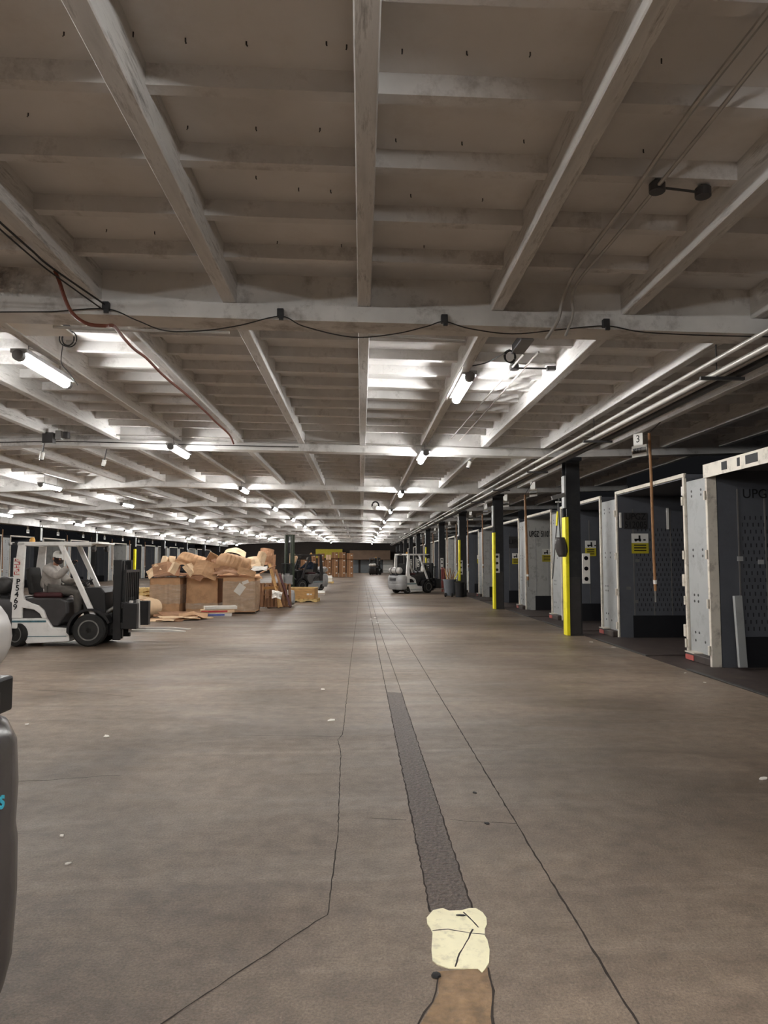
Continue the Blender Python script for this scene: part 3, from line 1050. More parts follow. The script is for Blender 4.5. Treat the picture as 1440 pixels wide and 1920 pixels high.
def make_forklift(label, loc, rz, tank='tank', body='white_paint', rear='dark_grey', guard='white_paint', mast_h=1.62, mast_m='dark_plastic', fork_z=0.2, steer=0.0, carriage_m='dark_plastic', trim='dark_grey', lettering=None, group='forklifts on the floor', big_cw=False):
    """local +x is forward, origin on the floor under the front axle"""
    t = thing('forklift', label, 'forklift', loc, rz, group)
    # chassis with side skirts
    prof = [(-1.51, 0.53), (-1.51, 0.34), (-1.29, 0.34), (-1.15, 0.06), (-0.37, 0.09), (-0.37, 0.34), (-0.69, 0.36), (-0.80, 0.53)]
    MB().prism(prof, -0.5, 0.5).build('chassis', body, t, bevel=0.02)
    st = MB()
    for s in (-1, 1):
        st.box(-1.5, -0.8, s * 0.503 - 0.003, s * 0.503 + 0.003, 0.455, 0.49)
        st.box(-1.25, -0.42, s * 0.503 - 0.003, s * 0.503 + 0.003, 0.19, 0.2)
    st.build('side_stripe', 'teal', t)
    MB().box(-0.8, 0.2, -0.42, 0.42, 0.25, 0.38).build('floor_plate', 'dark_plastic', t)
    MB().box(-0.1, 0.35, -0.3, 0.3, 0.18, 0.6).build('front_axle_housing', 'dark_plastic', t, bevel=0.02)
    MB().box(-1.5, -1.1, -0.25, 0.25, 0.12, 0.4).build('rear_axle_housing', 'dark_plastic', t, bevel=0.02)
    # engine hood, seat
    MB().prism([(-1.48, 0.53), (-1.46, 0.84), (-1.3, 0.9), (-0.58, 0.9), (-0.46, 0.84), (-0.44, 0.62), (-0.6, 0.38), (-0.72, 0.37), (-0.8, 0.5)], -0.43, 0.43).build('engine_hood', trim, t, bevel=0.03)
    se = thing_part('seat', t, (0, 0, 0))
    MB().box(-1.16, -0.62, -0.25, 0.25, 0.9, 1.0).build('seat_cushion', 'red_seat', se, bevel=0.035, smooth=True)
    MB().box(-0.06, 0.06, -0.24, 0.24, 0, 0.52).build('seat_back', 'rubber', se, bevel=0.04, smooth=True, loc=(-1.19, 0, 0.96), rot=(0, R(-10), 0))
    # dashboard, wheel
    MB().prism([(-0.12, 0.38), (-0.2, 1.02), (-0.12, 1.1), (0.16, 1.1), (0.24, 1.0), (0.26, 0.4)], -0.42, 0.42).build('dashboard', 'dark_plastic', t, bevel=0.02)
    sw = thing_part('steering_wheel', t, (-0.3, 0.05, 1.16))
    sw.rotation_euler = (0, R(-32), 0)
    MB().tube([(0.155 * math.cos(2 * PI * k / 20), 0.155 * math.sin(2 * PI * k / 20), 0) for k in range(20)], 0.015, 8, True).build('wheel_rim', 'dark_plastic', sw, smooth=True)
    sp = MB().cyl((0, 0, -0.02), (0, 0, 0.03), 0.035)
    for k in range(3):
        a = 2 * PI * k / 3
        sp.bar((0, 0, 0), (0.15 * math.cos(a), 0.15 * math.sin(a), 0), 0.02, 0.012)
    sp.build('wheel_spokes', 'dark_plastic', sw)
    MB().cyl((-0.3, 0.05, 1.15), (-0.12, 0.05, 0.9), 0.03).build('steering_column', 'dark_plastic', t)
    lv = MB()
    for k in range(3):
        lv.tube([(-0.1, -0.2 - 0.07 * k, 1.08), (-0.16, -0.2 - 0.07 * k, 1.22)], 0.009, 6)
        lv.lathe([(0.01, -0.02), (0.02, 0), (0.01, 0.02)], (-0.16, -0.2 - 0.07 * k, 1.23), 'z', 8)
    lv.build('control_levers', 'dark_plastic', t)
    # overhead guard
    for s in (-1, 1):
        ya, yb = sorted((s * 0.44, s * 0.51))
        MB().prism([(-1.50, 0.53), (-1.44, 1.10), (-1.35, 1.96), (-1.22, 1.96), (-1.24, 1.3), (-1.24, 1.0), (-1.2, 0.87), (-1.08, 0.81), (-0.95, 0.77), (-0.85, 0.68), (-0.79, 0.53), (-0.87, 0.53), (-0.92, 0.62), (-1.02, 0.69), (-1.24, 0.73), (-1.24, 0.53)], ya, yb).build('rear_pillar', guard, t, bevel=0.012)
        MB().bar((-0.60, s * 0.47, 1.95), (0.07, s * 0.47, 0.55), 0.07, 0.09, (1, 0, 0)).build('front_pillar', guard, t, bevel=0.012)
    g = MB()
    for s in (-1, 1):
        g.box(-1.35, -0.02, s * 0.475 - 0.035, s * 0.475 + 0.035, 1.89, 1.96)
    g.box(-1.36, -1.27, -0.5, 0.5, 1.89, 1.96)
    g.box(-0.62, -0.55, -0.5, 0.5, 1.89, 1.95)
    g.box(-0.06, 0.12, -0.5, 0.5, 1.925, 1.955)
    g.box(-0.05, 0.0, -0.5, 0.5, 1.89, 1.95)
    g.build('guard_roof', guard, t, bevel=0.008)
    for k in range(7):
        y = -0.36 + 0.12 * k
        MB().box(-1.3, -0.02, y - 0.012, y + 0.012, 1.90, 1.945).build('roof_bar', 'dark_grey', t)
    # fenders and wheels
    for s in (-1, 1):
        ya, yb = sorted((s * 0.3, s * 0.56))
        arc = [(0.0 + 0.405 * math.cos(a), 0.305 + 0.405 * math.sin(a)) for a in [R(d) for d in range(20, 196, 11)]]
        inn = [(0.0 + 0.36 * math.cos(a), 0.305 + 0.36 * math.sin(a)) for a in [R(d) for d in range(195, 14, -11)]]
        MB().prism(arc + inn, ya, yb).build('front_fender', 'dark_plastic', t)
        wheel(t, 'front_wheel', 0, s * 0.45, 0.305, 0.22, s)
        wheel(t, 'rear_wheel', -1.33, s * 0.40, 0.235, 0.17, s, steer)
    # counterweight
    if big_cw:
        lv_ = [(0.10, -2.0, -1.2, 0.54, 0.26, 0.02), (0.2, -2.02, -1.2, 0.55, 0.26, 0.02), (0.42, -2.03, -1.2, 0.56, 0.27, 0.02), (0.60, -2.03, -1.2, 0.56, 0.28, 0.02), (0.66, -2.03, -1.2, 0.54, 0.28, 0.02), (0.80, -2.03, -1.2, 0.55, 0.28, 0.02), (0.95, -2.02, -1.2, 0.55, 0.28, 0.02), (1.02, -1.99, -1.2, 0.53, 0.27, 0.02), (1.055, -1.93, -1.2, 0.48, 0.24, 0.02)]
    else:
        lv_ = [(0.2, -1.84, -1.42, 0.48, 0.2, 0.02), (0.34, -1.9, -1.42, 0.52, 0.24, 0.02), (0.46, -1.92, -1.42, 0.53, 0.25, 0.02), (0.49, -1.9, -1.42, 0.53, 0.25, 0.02), (0.52, -1.92, -1.42, 0.53, 0.25, 0.02), (0.8, -1.9, -1.42, 0.52, 0.25, 0.02), (0.88, -1.86, -1.42, 0.5, 0.24, 0.02), (0.91, -1.8, -1.42, 0.45, 0.2, 0.02)]
    MB().loft(lv_).build('counterweight', rear, t, smooth=True)
    vt = MB()
    for k in range(3):
        vt.box(-1.925, -1.88, -0.24, 0.24, 0.62 + 0.06 * k, 0.65 + 0.06 * k)
    if not big_cw:
        vt.build('rear_vent', 'lens_dark', t)
    for s in (-1, 1):
        MB().box(-1.86, -1.80, s * 0.36 - 0.05, s * 0.36 + 0.05, 0.66, 0.78).build('tail_lamp', 'red', t, bevel=0.01)
    # gas bottle across the back
    tk = thing_part('gas_tank', t, (-1.72 if not big_cw else -1.835, 0, 1.13 if not big_cw else 1.33))
    MB().lathe([(0.04, -0.40), (0.11, -0.385), (0.15, -0.34), (0.163, -0.28), (0.163, 0.28), (0.15, 0.34), (0.11, 0.385), (0.04, 0.40)], (0, 0, 0), 'y', 24).build('bottle', tank, tk, smooth=True)
    MB().lathe([(0.1, 0.385), (0.1, 0.46), (0.09, 0.46), (0.09, 0.39)], (0, 0, 0), 'y', 18).build('collar', tank, tk, smooth=True)
    sb = MB()
    for y in (-0.18, 0.18):
        sb.lathe([(0.166, y - 0.02), (0.17, y - 0.02), (0.17, y + 0.02), (0.166, y + 0.02)], (0, 0, 0), 'y', 24)
        sb.box(-0.1, 0.1, y - 0.025, y + 0.025, -0.22, -0.15)
    sb.build('tank_strap', 'dark_plastic', tk)
    MB().box(-0.14, 0.12, -0.3, 0.3, -0.25, -0.19).build('tank_cradle', 'dark_plastic', tk, bevel=0.01)
    # mast, carriage, forks
    for s in (-1, 1):
        MB().box(0.38, 0.52, s * 0.33 - 0.035, s * 0.33 + 0.035, 0.1, mast_h).build('outer_mast_rail', mast_m, t, bevel=0.006)
        MB().box(0.41, 0.54, s * 0.25 - 0.035, s * 0.25 + 0.035, 0.12, mast_h - 0.02).build('inner_mast_rail', mast_m, t, bevel=0.006)
        MB().cyl((0.36, s * 0.23, 0.2), (0.36, s * 0.23, mast_h - 0.1), 0.03, n=10).build('lift_cylinder', 'dark_plastic', t, smooth=True)
        MB().cyl((0.12, s * 0.3, 0.55), (0.4, s * 0.33, 0.72), 0.035, n=10).build('tilt_cylinder', 'steel', t, smooth=True)
    cm = MB()
    cm.box(0.36, 0.42, -0.35, 0.35, mast_h - 0.1, mast_h)
    cm.box(0.36, 0.42, -0.35, 0.35, 0.3, 0.42)
    cm.box(0.36, 0.40, -0.35, 0.35, 0.98, 1.06)
    cm.build('mast_crossbar', mast_m, t)
    ch = MB()
    for s in (-1, 1):
        ch.box(0.46, 0.48, s * 0.12 - 0.015, s * 0.12 + 0.015, 0.4, mast_h - 0.1)
    ch.tube([(0.44, 0.0, mast_h - 0.12), (0.5, 0.0, 1.0), (0.52, 0.02, 0.6)], 0.014, 6)
    ch.build('lift_chain', 'dark_plastic', t)
    z0 = fork_z
    ca = MB()
    ca.box(0.56, 0.66, -0.48, 0.48, z0 + 0.02, z0 + 0.14)
    ca.box(0.56, 0.66, -0.48, 0.48, z0 + 0.4, z0 + 0.52)
    ca.box(0.54, 0.62, -0.22, 0.22, z0, z0 + 0.6)
    ca.box(0.60, 0.86, 0.34, 0.50, z0 + 0.02, z0 + 0.5)
    ca.box(0.60, 0.86, -0.50, -0.34, z0 + 0.02, z0 + 0.5)
    ca.build('carriage', carriage_m, t, bevel=0.01)
    lb = MB()
    lb.box(0.60, 0.64, -0.46, 0.46, z0 + 1.08, z0 + 1.13)
    for k in range(8):
        y = -0.44 + 0.88 * k / 7
        lb.box(0.605, 0.635, y - 0.014, y + 0.014, z0 + 0.5, z0 + 1.1)
    lb.build('load_backrest', 'dark_plastic', t)
    for s in (-1, 1):
        MB().prism([(0.66, z0 + 0.54), (0.66, z0 - 0.06), (1.72, z0 - 0.06), (1.72, z0 - 0.05), (1.3, z0 - 0.015), (0.72, z0 - 0.015), (0.70, z0 + 0.54)], s * 0.24 - 0.06, s * 0.24 + 0.06).build('fork', 'fork_steel', t)
    # lights and mirror
    MB().lathe([(0.05, 0), (0.05, 0.05), (0.035, 0.09), (0.01, 0.1)], (-1.2, -0.25, 1.955), 'z', 14).build('beacon', 'amber', t, smooth=True)
    for s in (-1, 1):
        MB().lathe([(0.03, -0.05), (0.06, -0.03), (0.065, 0.02), (0.055, 0.03)], (0.0, s * 0.38, 1.84), 'x', 14).build('headlight', 'dark_grey', t, smooth=True)
    MB().box(-0.53, -0.50, -0.56, -0.44, 1.62, 1.8).build('mirror', 'white_paint', t, bevel=0.01)
    MB().box(-1.66, -1.5, -0.2, -0.12, 1.9, 1.95).build('rear_lamp_arm', 'dark_plastic', t)
    MB().lathe([(0.03, 0), (0.05, 0.02), (0.045, 0.06)], (-1.62, -0.16, 1.9), 'z', 12).build('rear_work_lamp', 'sign_white', t, smooth=True)
    if lettering:
        # letters run down the rear pillar on its near side
        for k, cch in enumerate(lettering):
            z = 1.21 - 0.118 * k
            x = -1.322 - 0.010 * k
            text_mesh('lettering', cch, 0.145, 'ink', t, (x, -0.517, z), (PI / 2, 0, 0), bold=0.02)
        lg = MB().box(-1.42, -1.29, -0.516, -0.513, 1.32, 1.66).build('logo_plate', 'paper', t)
        lk = MB()
        for q in range(5):
            zz = 1.345 + 0.062 * q
            lk.box(-1.405, -1.305, -0.519, -0.516, zz, zz + 0.010)
            xx = (-1.405, -1.33, -1.37, -1.315, -1.39)[q]
            lk.box(xx, xx + 0.018, -0.519, -0.516, zz, zz + 0.05)
            lk.box(xx - 0.03 if q % 2 else xx + 0.04, xx if q % 2 else xx + 0.055, -0.519, -0.516, zz + 0.03, zz + 0.045)
        lk.build('logo_marks', 'red', lg)
    return t


# ------------------------------------------------------------------ people (skin-modifier figures)
def skin_obj(name, m, parent, verts, edges, radii, sub=2, root=0, smooth=True):
    me = bpy.data.meshes.new(name)
    me.from_pydata([tuple(v) for v in verts], edges, [])
    me.materials.append(M[m])
    o = bpy.data.objects.new(name, me)
    COL.objects.link(o)
    o.parent = parent
    sk = o.modifiers.new('skin', 'SKIN')
    sk.use_smooth_shade = smooth
    dd = me.skin_vertices[0].data if me.skin_vertices else None
    if dd is None:
        bm = bmesh.new()
        bm.from_mesh(me)
        bm.verts.layers.skin.verify()
        bm.to_mesh(me)
        bm.free()
        dd = me.skin_vertices[0].data
    for i, r in enumerate(radii):
        dd[i].radius = (r, r) if not isinstance(r, tuple) else r
        dd[i].use_root = (i == root)
    ss = o.modifiers.new('sub', 'SUBSURF')
    ss.levels = ss.render_levels = sub
    return o


class Sk:
    def __init__(self):
        self.v, self.e, self.r, self.n = [], [], [], {}

    def p(self, name, co, r, to=None):
        self.v.append(Vector(co))
        self.r.append(r)
        i = len(self.v) - 1
        self.n[name] = i
        if to is not None:
            self.e.append((self.n[to], i))
        return self


def add_hand(sk, side, wrist_name, wrist, direction, palm_n, curl, r=0.011):
    """palm plus five bent fingers growing from the wrist"""
    d = Vector(direction).normalized()
    nrm = Vector(palm_n).normalized()
    across = d.cross(nrm).normalized()
    palm = Vector(wrist) + d * 0.05
    sk.p(side + 'palm', palm, (0.03, 0.022), wrist_name)
    sk.p(side + 'knuck', palm + d * 0.035, (0.034, 0.018), side + 'palm')
    for k in range(4):
        base = palm + d * 0.05 + across * (0.027 - 0.018 * k)
        ln = (0.034, 0.038, 0.036, 0.029)[k]
        sk.p('%sf%da' % (side, k), base, r, side + 'knuck')
        a, pt = 0.0, base
        for q in range(3):
            a += curl
            pt = pt + (d * math.cos(a) + nrm * math.sin(a)) * ln * (1 - 0.15 * q)
            sk.p('%sf%d%s' % (side, k, 'bcd'[q]), pt, r * (0.95 - 0.1 * q), '%sf%d%s' % (side, k, 'abc'[q]))
    tb = palm + across * 0.035 - d * 0.01
    sk.p(side + 'ta', tb, r * 1.2, side + 'palm')
    sk.p(side + 'tb', tb + (across * 0.5 + d * 0.6 + nrm * 0.5).normalized() * 0.035, r * 1.1, side + 'ta')
    sk.p(side + 'tc', tb + (across * 0.2 + d * 0.8 + nrm * 0.9).normalized() * 0.062, r, side + 'tb')


def make_seated_person(label, loc, rz, J, top_m, leg_m, glove=True, turn=0.0, beard=True, group='people driving forklifts'):
    """J: joint positions in the forklift's own axes"""
    t = thing('person', label, 'person', loc, rz, group)
    hip = Vector((-0.93, 0, 1.06))
    V = {k: Vector(v) for k, v in J.items()}
    chest, neck, head = V['chest'], V['neck'], V['head']
    b = Sk()
    b.p('hip', hip, (0.14, 0.11))
    b.p('waist', hip.lerp(chest, 0.5), (0.13, 0.10), 'hip')
    b.p('chest', chest, (0.15, 0.11), 'waist')
    b.p('neck', neck, 0.055, 'chest')
    b.p('jaw', neck.lerp(head, 0.55) + Vector((0.015, 0, 0)), (0.066, 0.062), 'neck')
    b.p('head', head, (0.086, 0.078), 'jaw')
    b.p('crown', head + Vector((-0.01, 0, 0.075)), (0.07, 0.066), 'head')
    for s, q in ((1, 'L'), (-1, 'R')):
        b.p(q + 'sh', chest + Vector((0.0, s * 0.17, 0.06)), 0.068, 'chest')
        b.p(q + 'el', V[q + 'elbow'], 0.047, q + 'sh')
        b.p(q + 'wr', V[q + 'hand'], 0.03, q + 'el')
        d = (V[q + 'hand'] - V[q + 'elbow']).normalized()
        add_hand(b, q, q + 'wr', V[q + 'hand'], d, V.get(q + 'palm', Vector((0.3, 0, -1))), 0.6)
        b.p(q + 'th', hip + Vector((0.05, s * 0.10, -0.01)), 0.095, 'hip')
        b.p(q + 'kn', V[q + 'knee'], 0.066, q + 'th')
        b.p(q + 'an', V[q + 'foot'], 0.042, q + 'kn')
        b.p(q + 'toe', V[q + 'foot'] + Vector((0.15, 0, -0.03)), 0.036, q + 'an')
    skin_obj('body', 'skin', t, b.v, b.e, b.r, 2, 0)
    # clothes follow the same bones
    c = Sk()
    c.p('waist0', hip + Vector((0, 0, -0.03)), (0.21, 0.18))
    c.p('waist', hip.lerp(chest, 0.45), (0.215, 0.175), 'waist0')
    c.p('chest', chest, (0.225, 0.175), 'waist')
    c.p('collar', neck + Vector((0, 0, -0.015)), 0.085, 'chest')
    for s, q in ((1, 'L'), (-1, 'R')):
        c.p(q + 'sh', chest + Vector((0, s * 0.18, 0.065)), 0.105, 'chest')
        m1 = (chest + Vector((0, s * 0.18, 0.065))).lerp(V[q + 'elbow'], 0.55)
        c.p(q + 'm', m1, 0.095, q + 'sh')
        c.p(q + 'el', V[q + 'elbow'], 0.088, q + 'm')
        c.p(q + 'm2', V[q + 'elbow'].lerp(V[q + 'hand'], 0.5), 0.074, q + 'el')
        c.p(q + 'cuff', V[q + 'elbow'].lerp(V[q + 'hand'], 0.94), 0.052, q + 'm2')
    skin_obj('hooded_top', top_m, t, c.v, c.e, c.r, 2, 0)
    h = Sk()
    back = neck + Vector((-0.09, 0, -0.01))
    h.p('a', back, 0.07)
    h.p('b', back + Vector((0.03, 0.09, 0.0)), 0.045, 'a')
    h.p('c', back + Vector((0.03, -0.09, 0.0)), 0.045, 'a')
    skin_obj('hood', top_m, t, h.v, h.e, h.r, 2, 0)
    g = Sk()
    g.p('hip', hip + Vector((0, 0, -0.02)), (0.16, 0.125))
    for s, q in ((1, 'L'), (-1, 'R')):
        g.p(q + 'th', hip + Vector((0.08, s * 0.105, -0.01)), 0.115, 'hip')
        g.p(q + 'kn', V[q + 'knee'], 0.088, q + 'th')
        g.p(q + 'sh', V[q + 'knee'].lerp(V[q + 'foot'], 0.5), 0.075, q + 'kn')
        g.p(q + 'an', V[q + 'knee'].lerp(V[q + 'foot'], 0.92), 0.07, q + 'sh')
    skin_obj('trousers', leg_m, t, g.v, g.e, g.r, 2, 0)
    for s, q in ((1, 'L'), (-1, 'R')):
        f = Sk()
        a = V[q + 'foot']
        f.p('a', a + Vector((-0.03, 0, -0.03)), 0.05)
        f.p('b', a + Vector((0.07, 0, -0.045)), 0.048, 'a')
        f.p('c', a + Vector((0.17, 0, -0.055)), 0.038, 'b')
        skin_obj('shoe', 'shoe', t, f.v, f.e, f.r, 2, 0)
        if glove:
            hnd = Sk()
            w_ = V[q + 'elbow'].lerp(V[q + 'hand'], 0.93)
            hnd.p(q + 'w', w_, 0.038)
            hnd.p(q + 'wr', V[q + 'hand'], 0.034, q + 'w')
            d = (V[q + 'hand'] - V[q + 'elbow']).normalized()
            add_hand(hnd, q, q + 'wr', V[q + 'hand'], d, V.get(q + 'palm', Vector((0.3, 0, -1))), 0.6, 0.0135)
            skin_obj('glove', 'glove', t, hnd.v, hnd.e, hnd.r, 1, 0)
    # head details sit on an empty turned towards what the person looks at
    hd = thing_part('head_details', t, head, turn)
    MB().lathe([(0.097, -0.0), (0.1, 0.02), (0.095, 0.06), (0.075, 0.098), (0.04, 0.118), (0.005, 0.123)], (-0.004, 0, 0.022), 'z', 22).build('cap', 'cap', hd, smooth=True)
    pk = [(0.07 + 0.085 * math.cos(a), 0.078 * math.sin(a)) for a in [R(x) for x in range(-90, 91, 15)]]
    MB().prism(pk, 0.022, 0.032, 'z').build('cap_peak', 'cap', hd, bevel=0.004, rot=(0, R(8), 0))
    ft = MB()
    ft.lathe([(0.004, 0.0), (0.016, -0.02), (0.019, -0.034), (0.008, -0.042)], (0.088, 0, 0.0), 'z', 10)
    ft.build('nose', 'skin', hd, smooth=True)
    for s in (-1, 1):
        MB().lathe([(0.003, -0.01), (0.011, 0), (0.003, 0.01)], (0.079, s * 0.033, -0.002), 'z', 10).build('eye', 'ink', hd, smooth=True)
        MB().lathe([(0.006, -0.03), (0.018, -0.01), (0.02, 0.015), (0.006, 0.03)], (0.0, s * 0.088, -0.015), 'z', 10).build('ear', 'skin', hd, smooth=True)
        MB().bar((0.082, s * 0.05, 0.018), (0.09, s * 0.016, 0.02), 0.008, 0.008).build('eyebrow', 'beard', hd)
    MB().lathe([(0.082, 0.0), (0.088, 0.02), (0.086, -0.03), (0.07, -0.06)], (-0.012, 0, 0.0), 'z', 18).build('hair', 'beard', hd, smooth=True)
    if beard:
        bd = Sk()
        bd.p('m', (0.072, 0, -0.085), 0.04)
        bd.p('l', (0.045, 0.058, -0.062), 0.03, 'm')
        bd.p('r', (0.045, -0.058, -0.062), 0.03, 'm')
        bd.p('ll', (0.012, 0.078, -0.028), 0.018, 'l')
        bd.p('rr', (0.012, -0.078, -0.028), 0.018, 'r')
        bd.p('c', (0.065, 0, -0.125), 0.03, 'm')
        skin_obj('beard', 'beard', hd, bd.v, bd.e, bd.r, 2, 0)
    MB().box(0.088, 0.112, -0.018, 0.018, -0.062, -0.054).build('mouth', 'red_seat', hd, bevel=0.003)
    return t


# white forklift with its driver
FKL = (-5.12, 14.12, 0)
make_forklift('white forklift lettered P5469, carrying a bearded driver in a grey hooded top', FKL, R(2), tank='hub', lettering='P5469', steer=R(-24), fork_z=0.3)
make_seated_person('person in a grey hooded top and white cap driving the white forklift', FKL, R(2), dict(
    chest=(-0.90, -0.06, 1.38), neck=(-0.83, -0.08, 1.515), head=(-0.76, -0.11, 1.655),
    Lelbow=(-0.66, 0.20, 1.18), Lhand=(-0.43, 0.06, 1.22), Lpalm=(0.2, -0.3, -1),
    Relbow=(-0.66, -0.38, 1.30), Rhand=(-0.44, -0.42, 1.50), Rpalm=(0.7, -0.4, 0.2),
    Lknee=(-0.36, 0.16, 1.02), Lfoot=(-0.30, 0.16, 0.52), Rknee=(-0.36, -0.16, 1.0), Rfoot=(-0.34, -0.17, 0.53)), 'hoodie', 'trouser', True, R(-52))

# grey and white forklift waiting at the right docks
p = at_z(797, 1112)
FKR = (3.05, 36.35, 0)
make_forklift('grey and white forklift with a gas tank, parked facing the right docks', FKR, R(38), rear='grey_paint', mast_h=1.5)
wbag = Sk()
wbag.p('a', (0, 0, 0), 0.03).p('b', (0, 0, -0.12), 0.09, 'a').p('c', (0.01, 0, -0.28), 0.12, 'b').p('d', (0, 0, -0.36), 0.08, 'c')
t = thing('plastic_bag', 'white plastic bag hanging inside the forklift parked at the right docks', 'bag', Matrix.Rotation(R(38), 3, 'Z') @ Vector((-0.28, -0.40, 1.40)) + Vector(FKR))
skin_obj('bag_skin', 'paper', t, wbag.v, wbag.e, wbag.r, 2, 0)

# forklift working in the middle of the floor
FKM = (-3.5, 38.3, 0)
make_forklift('grey forklift with a tall green-grey mast and driver, behind the junk pile', FKM, R(222), carriage_m='grey_paint', trim='mid_grey', body='grey_paint', rear='grey_paint', guard='dark_grey', mast_h=3.0, mast_m='mast_green', fork_z=0.35)
make_seated_person('person in a dark shirt and white cap driving the tall-masted forklift', FKM, R(222), dict(
    chest=(-0.90, 0, 1.40), neck=(-0.86, 0, 1.53), head=(-0.80, 0, 1.67),
    Lelbow=(-0.62, 0.27, 1.22), Lhand=(-0.39, 0.14, 1.19), Relbow=(-0.60, -0.27, 1.22), Rhand=(-0.36, -0.12, 1.22),
    Lknee=(-0.36, 0.16, 1.02), Lfoot=(-0.30, 0.16, 0.52), Rknee=(-0.36, -0.16, 1.02), Rfoot=(-0.32, -0.17, 0.53)), 'navy', 'trouser', False, R(20), False)

# dark forklift far down the aisle
FKF = (1.75, 84.0, 0)
make_forklift('small dark forklift far down the aisle before the rolling doors', FKF, R(75), body='dark_grey', rear='dark_plastic', guard='dark_grey', mast_h=2.0)

# forklift beside the camera, only its rear shows at the frame edge
FKN = (-3.25, 2.30, 0)
nf = make_forklift('large charcoal forklift beside the camera, its rear and gas tank at the frame edge', FKN, R(180), body='charcoal', rear='charcoal', guard='dark_grey', mast_h=1.9, big_cw=True)

text_mesh('lettering', 'rs', 0.09, 'cyan', nf, (-2.031, -0.195, 0.79), (PI / 2, 0, -PI / 2), bold=0.02)
MB().box(-1.935, -1.8, -0.47, 0.47, 1.04, 1.17).build('rear_bracket', 'dark_plastic', nf, bevel=0.01)

# ================================================================== PALLETS, CARTONS, CARDBOARD
def make_pallet(m='wood_pale', wd=1.2, dp=1.0):
    t = thing('wooden_pallet', '', 'pallet')
    for k in range(7):
        x = -wd / 2 + 0.05 + k * (wd - 0.1) / 6
        MB().box(x - 0.05, x + 0.05, -dp / 2, dp / 2, 0.11, 0.13).build('deck_board', m, t)
    for y in (-dp / 2 + 0.03, 0, dp / 2 - 0.03):
        q = [(-wd / 2, 0.02), (-wd / 2 + 0.18, 0.02), (-wd / 2 + 0.22, 0.055), (-wd / 2 + 0.42, 0.055), (-wd / 2 + 0.46, 0.02), (wd / 2 - 0.46, 0.02), (wd / 2 - 0.42, 0.055), (wd / 2 - 0.22, 0.055), (wd / 2 - 0.18, 0.02), (wd / 2, 0.02), (wd / 2, 0.11), (-wd / 2, 0.11)]
        MB().prism(q, y - 0.02, y + 0.02).build('stringer', m, t)
    for x in (-wd / 2 + 0.06, 0, wd / 2 - 0.06):
        MB().box(x - 0.06, x + 0.06, -dp / 2, dp / 2, 0.0, 0.02).build('bottom_board', m, t)
    return t


palP = make_pallet('wood_pale')
palB = make_pallet('wood_brown')
index_kids(palP)
index_kids(palB)
pal_used = set()


def pallet(src, loc, rot, label, group='wooden pallets'):
    t = src if src.name not in pal_used else copy_tree(src)
    pal_used.add(src.name)
    t.location = loc
    t.rotation_euler = rot
    return tag(t, label, 'pallet', group)


def sheet_obj(name, w_, h_, m, label, cat, loc, rot, kind='fold', amp=0.03, fold=0.5, group=None, seed=0, thick=0.007):
    rn = random.Random(seed)
    nx, ny = 9, 7
    ph = [rn.uniform(0, 6) for _ in range(6)]
    vs, fs = [], []
    cut = [rn.uniform(-0.12, 0.12) for _ in range(4)]
    for j in range(ny):
        for i in range(nx):
            u, v = i / (nx - 1) - 0.5, j / (ny - 1) - 0.5
            x = u * w_ * (1 + cut[0] * v * 2)
            y = v * h_ * (1 + cut[1] * u * 2) + cut[2] * 0.3 * u
            if kind == 'fold':
                z = fold * (0.5 - abs(u)) * w_ * 0.9 + cut[3] * v * 0.3
                x *= math.cos(min(1.2, fold))
            elif kind == 'curl':
                z = fold * (0.25 - u * u) * w_ * 1.6
                x *= 1 - 0.25 * fold
            else:
                z = 0.0
            z += amp * (math.sin(5 * u + ph[0] + 2 * v) + 0.7 * math.sin(8 * v + ph[1]) + 0.5 * math.sin(13 * u + 9 * v + ph[2])) * 0.6
            vs.append((x, y, z))
    for j in range(ny - 1):
        for i in range(nx - 1):
            a = j * nx + i
            fs.append((a, a + 1, a + nx + 1, a + nx))
    o = MB().add(vs, fs).build(name, m, None, solid=thick, loc=loc, rot=rot)
    return tag(o, label, cat, group)


def pillow_obj(name, w_, h_, d_, m, label, cat, loc, rot, rib=0.0, group=None, seed=0):
    rn = random.Random(seed)
    nx, ny = 25, 13
    vs, fs = [], []
    ph = rn.uniform(0, 6)
    for side in (1, -1):
        for j in range(ny):
            for i in range(nx):
                u, v = i / (nx - 1) * 2 - 1, j / (ny - 1) * 2 - 1
                e = max(0, (1 - abs(u) ** 3)) ** 0.5 * max(0, (1 - abs(v) ** 3)) ** 0.5
                z = side * d_ / 2 * e + rib * math.sin(u * 24) * e + 0.02 * math.sin(3 * u + 4 * v + ph) * (1 if e > 0 else 0.3)
                vs.append((u * w_ / 2 * (1 - 0.12 * v * v), v * h_ / 2 * (1 - 0.1 * u * u), z))
    for s in range(2):
        b = s * nx * ny
        for j in range(ny - 1):
            for i in range(nx - 1):
                a = b + j * nx + i
                fs.append((a, a + 1, a + nx + 1, a + nx) if s == 0 else (a, a + nx, a + nx + 1, a + 1))
    o = MB().add(vs, fs).build(name, m, None, smooth=True, loc=loc, rot=rot)
    bm = bmesh.new()
    bm.from_mesh(o.data)
    bmesh.ops.remove_doubles(bm, verts=bm.verts, dist=0.004)
    bm.to_mesh(o.data)
    bm.free()
    return tag(o, label, cat, group)


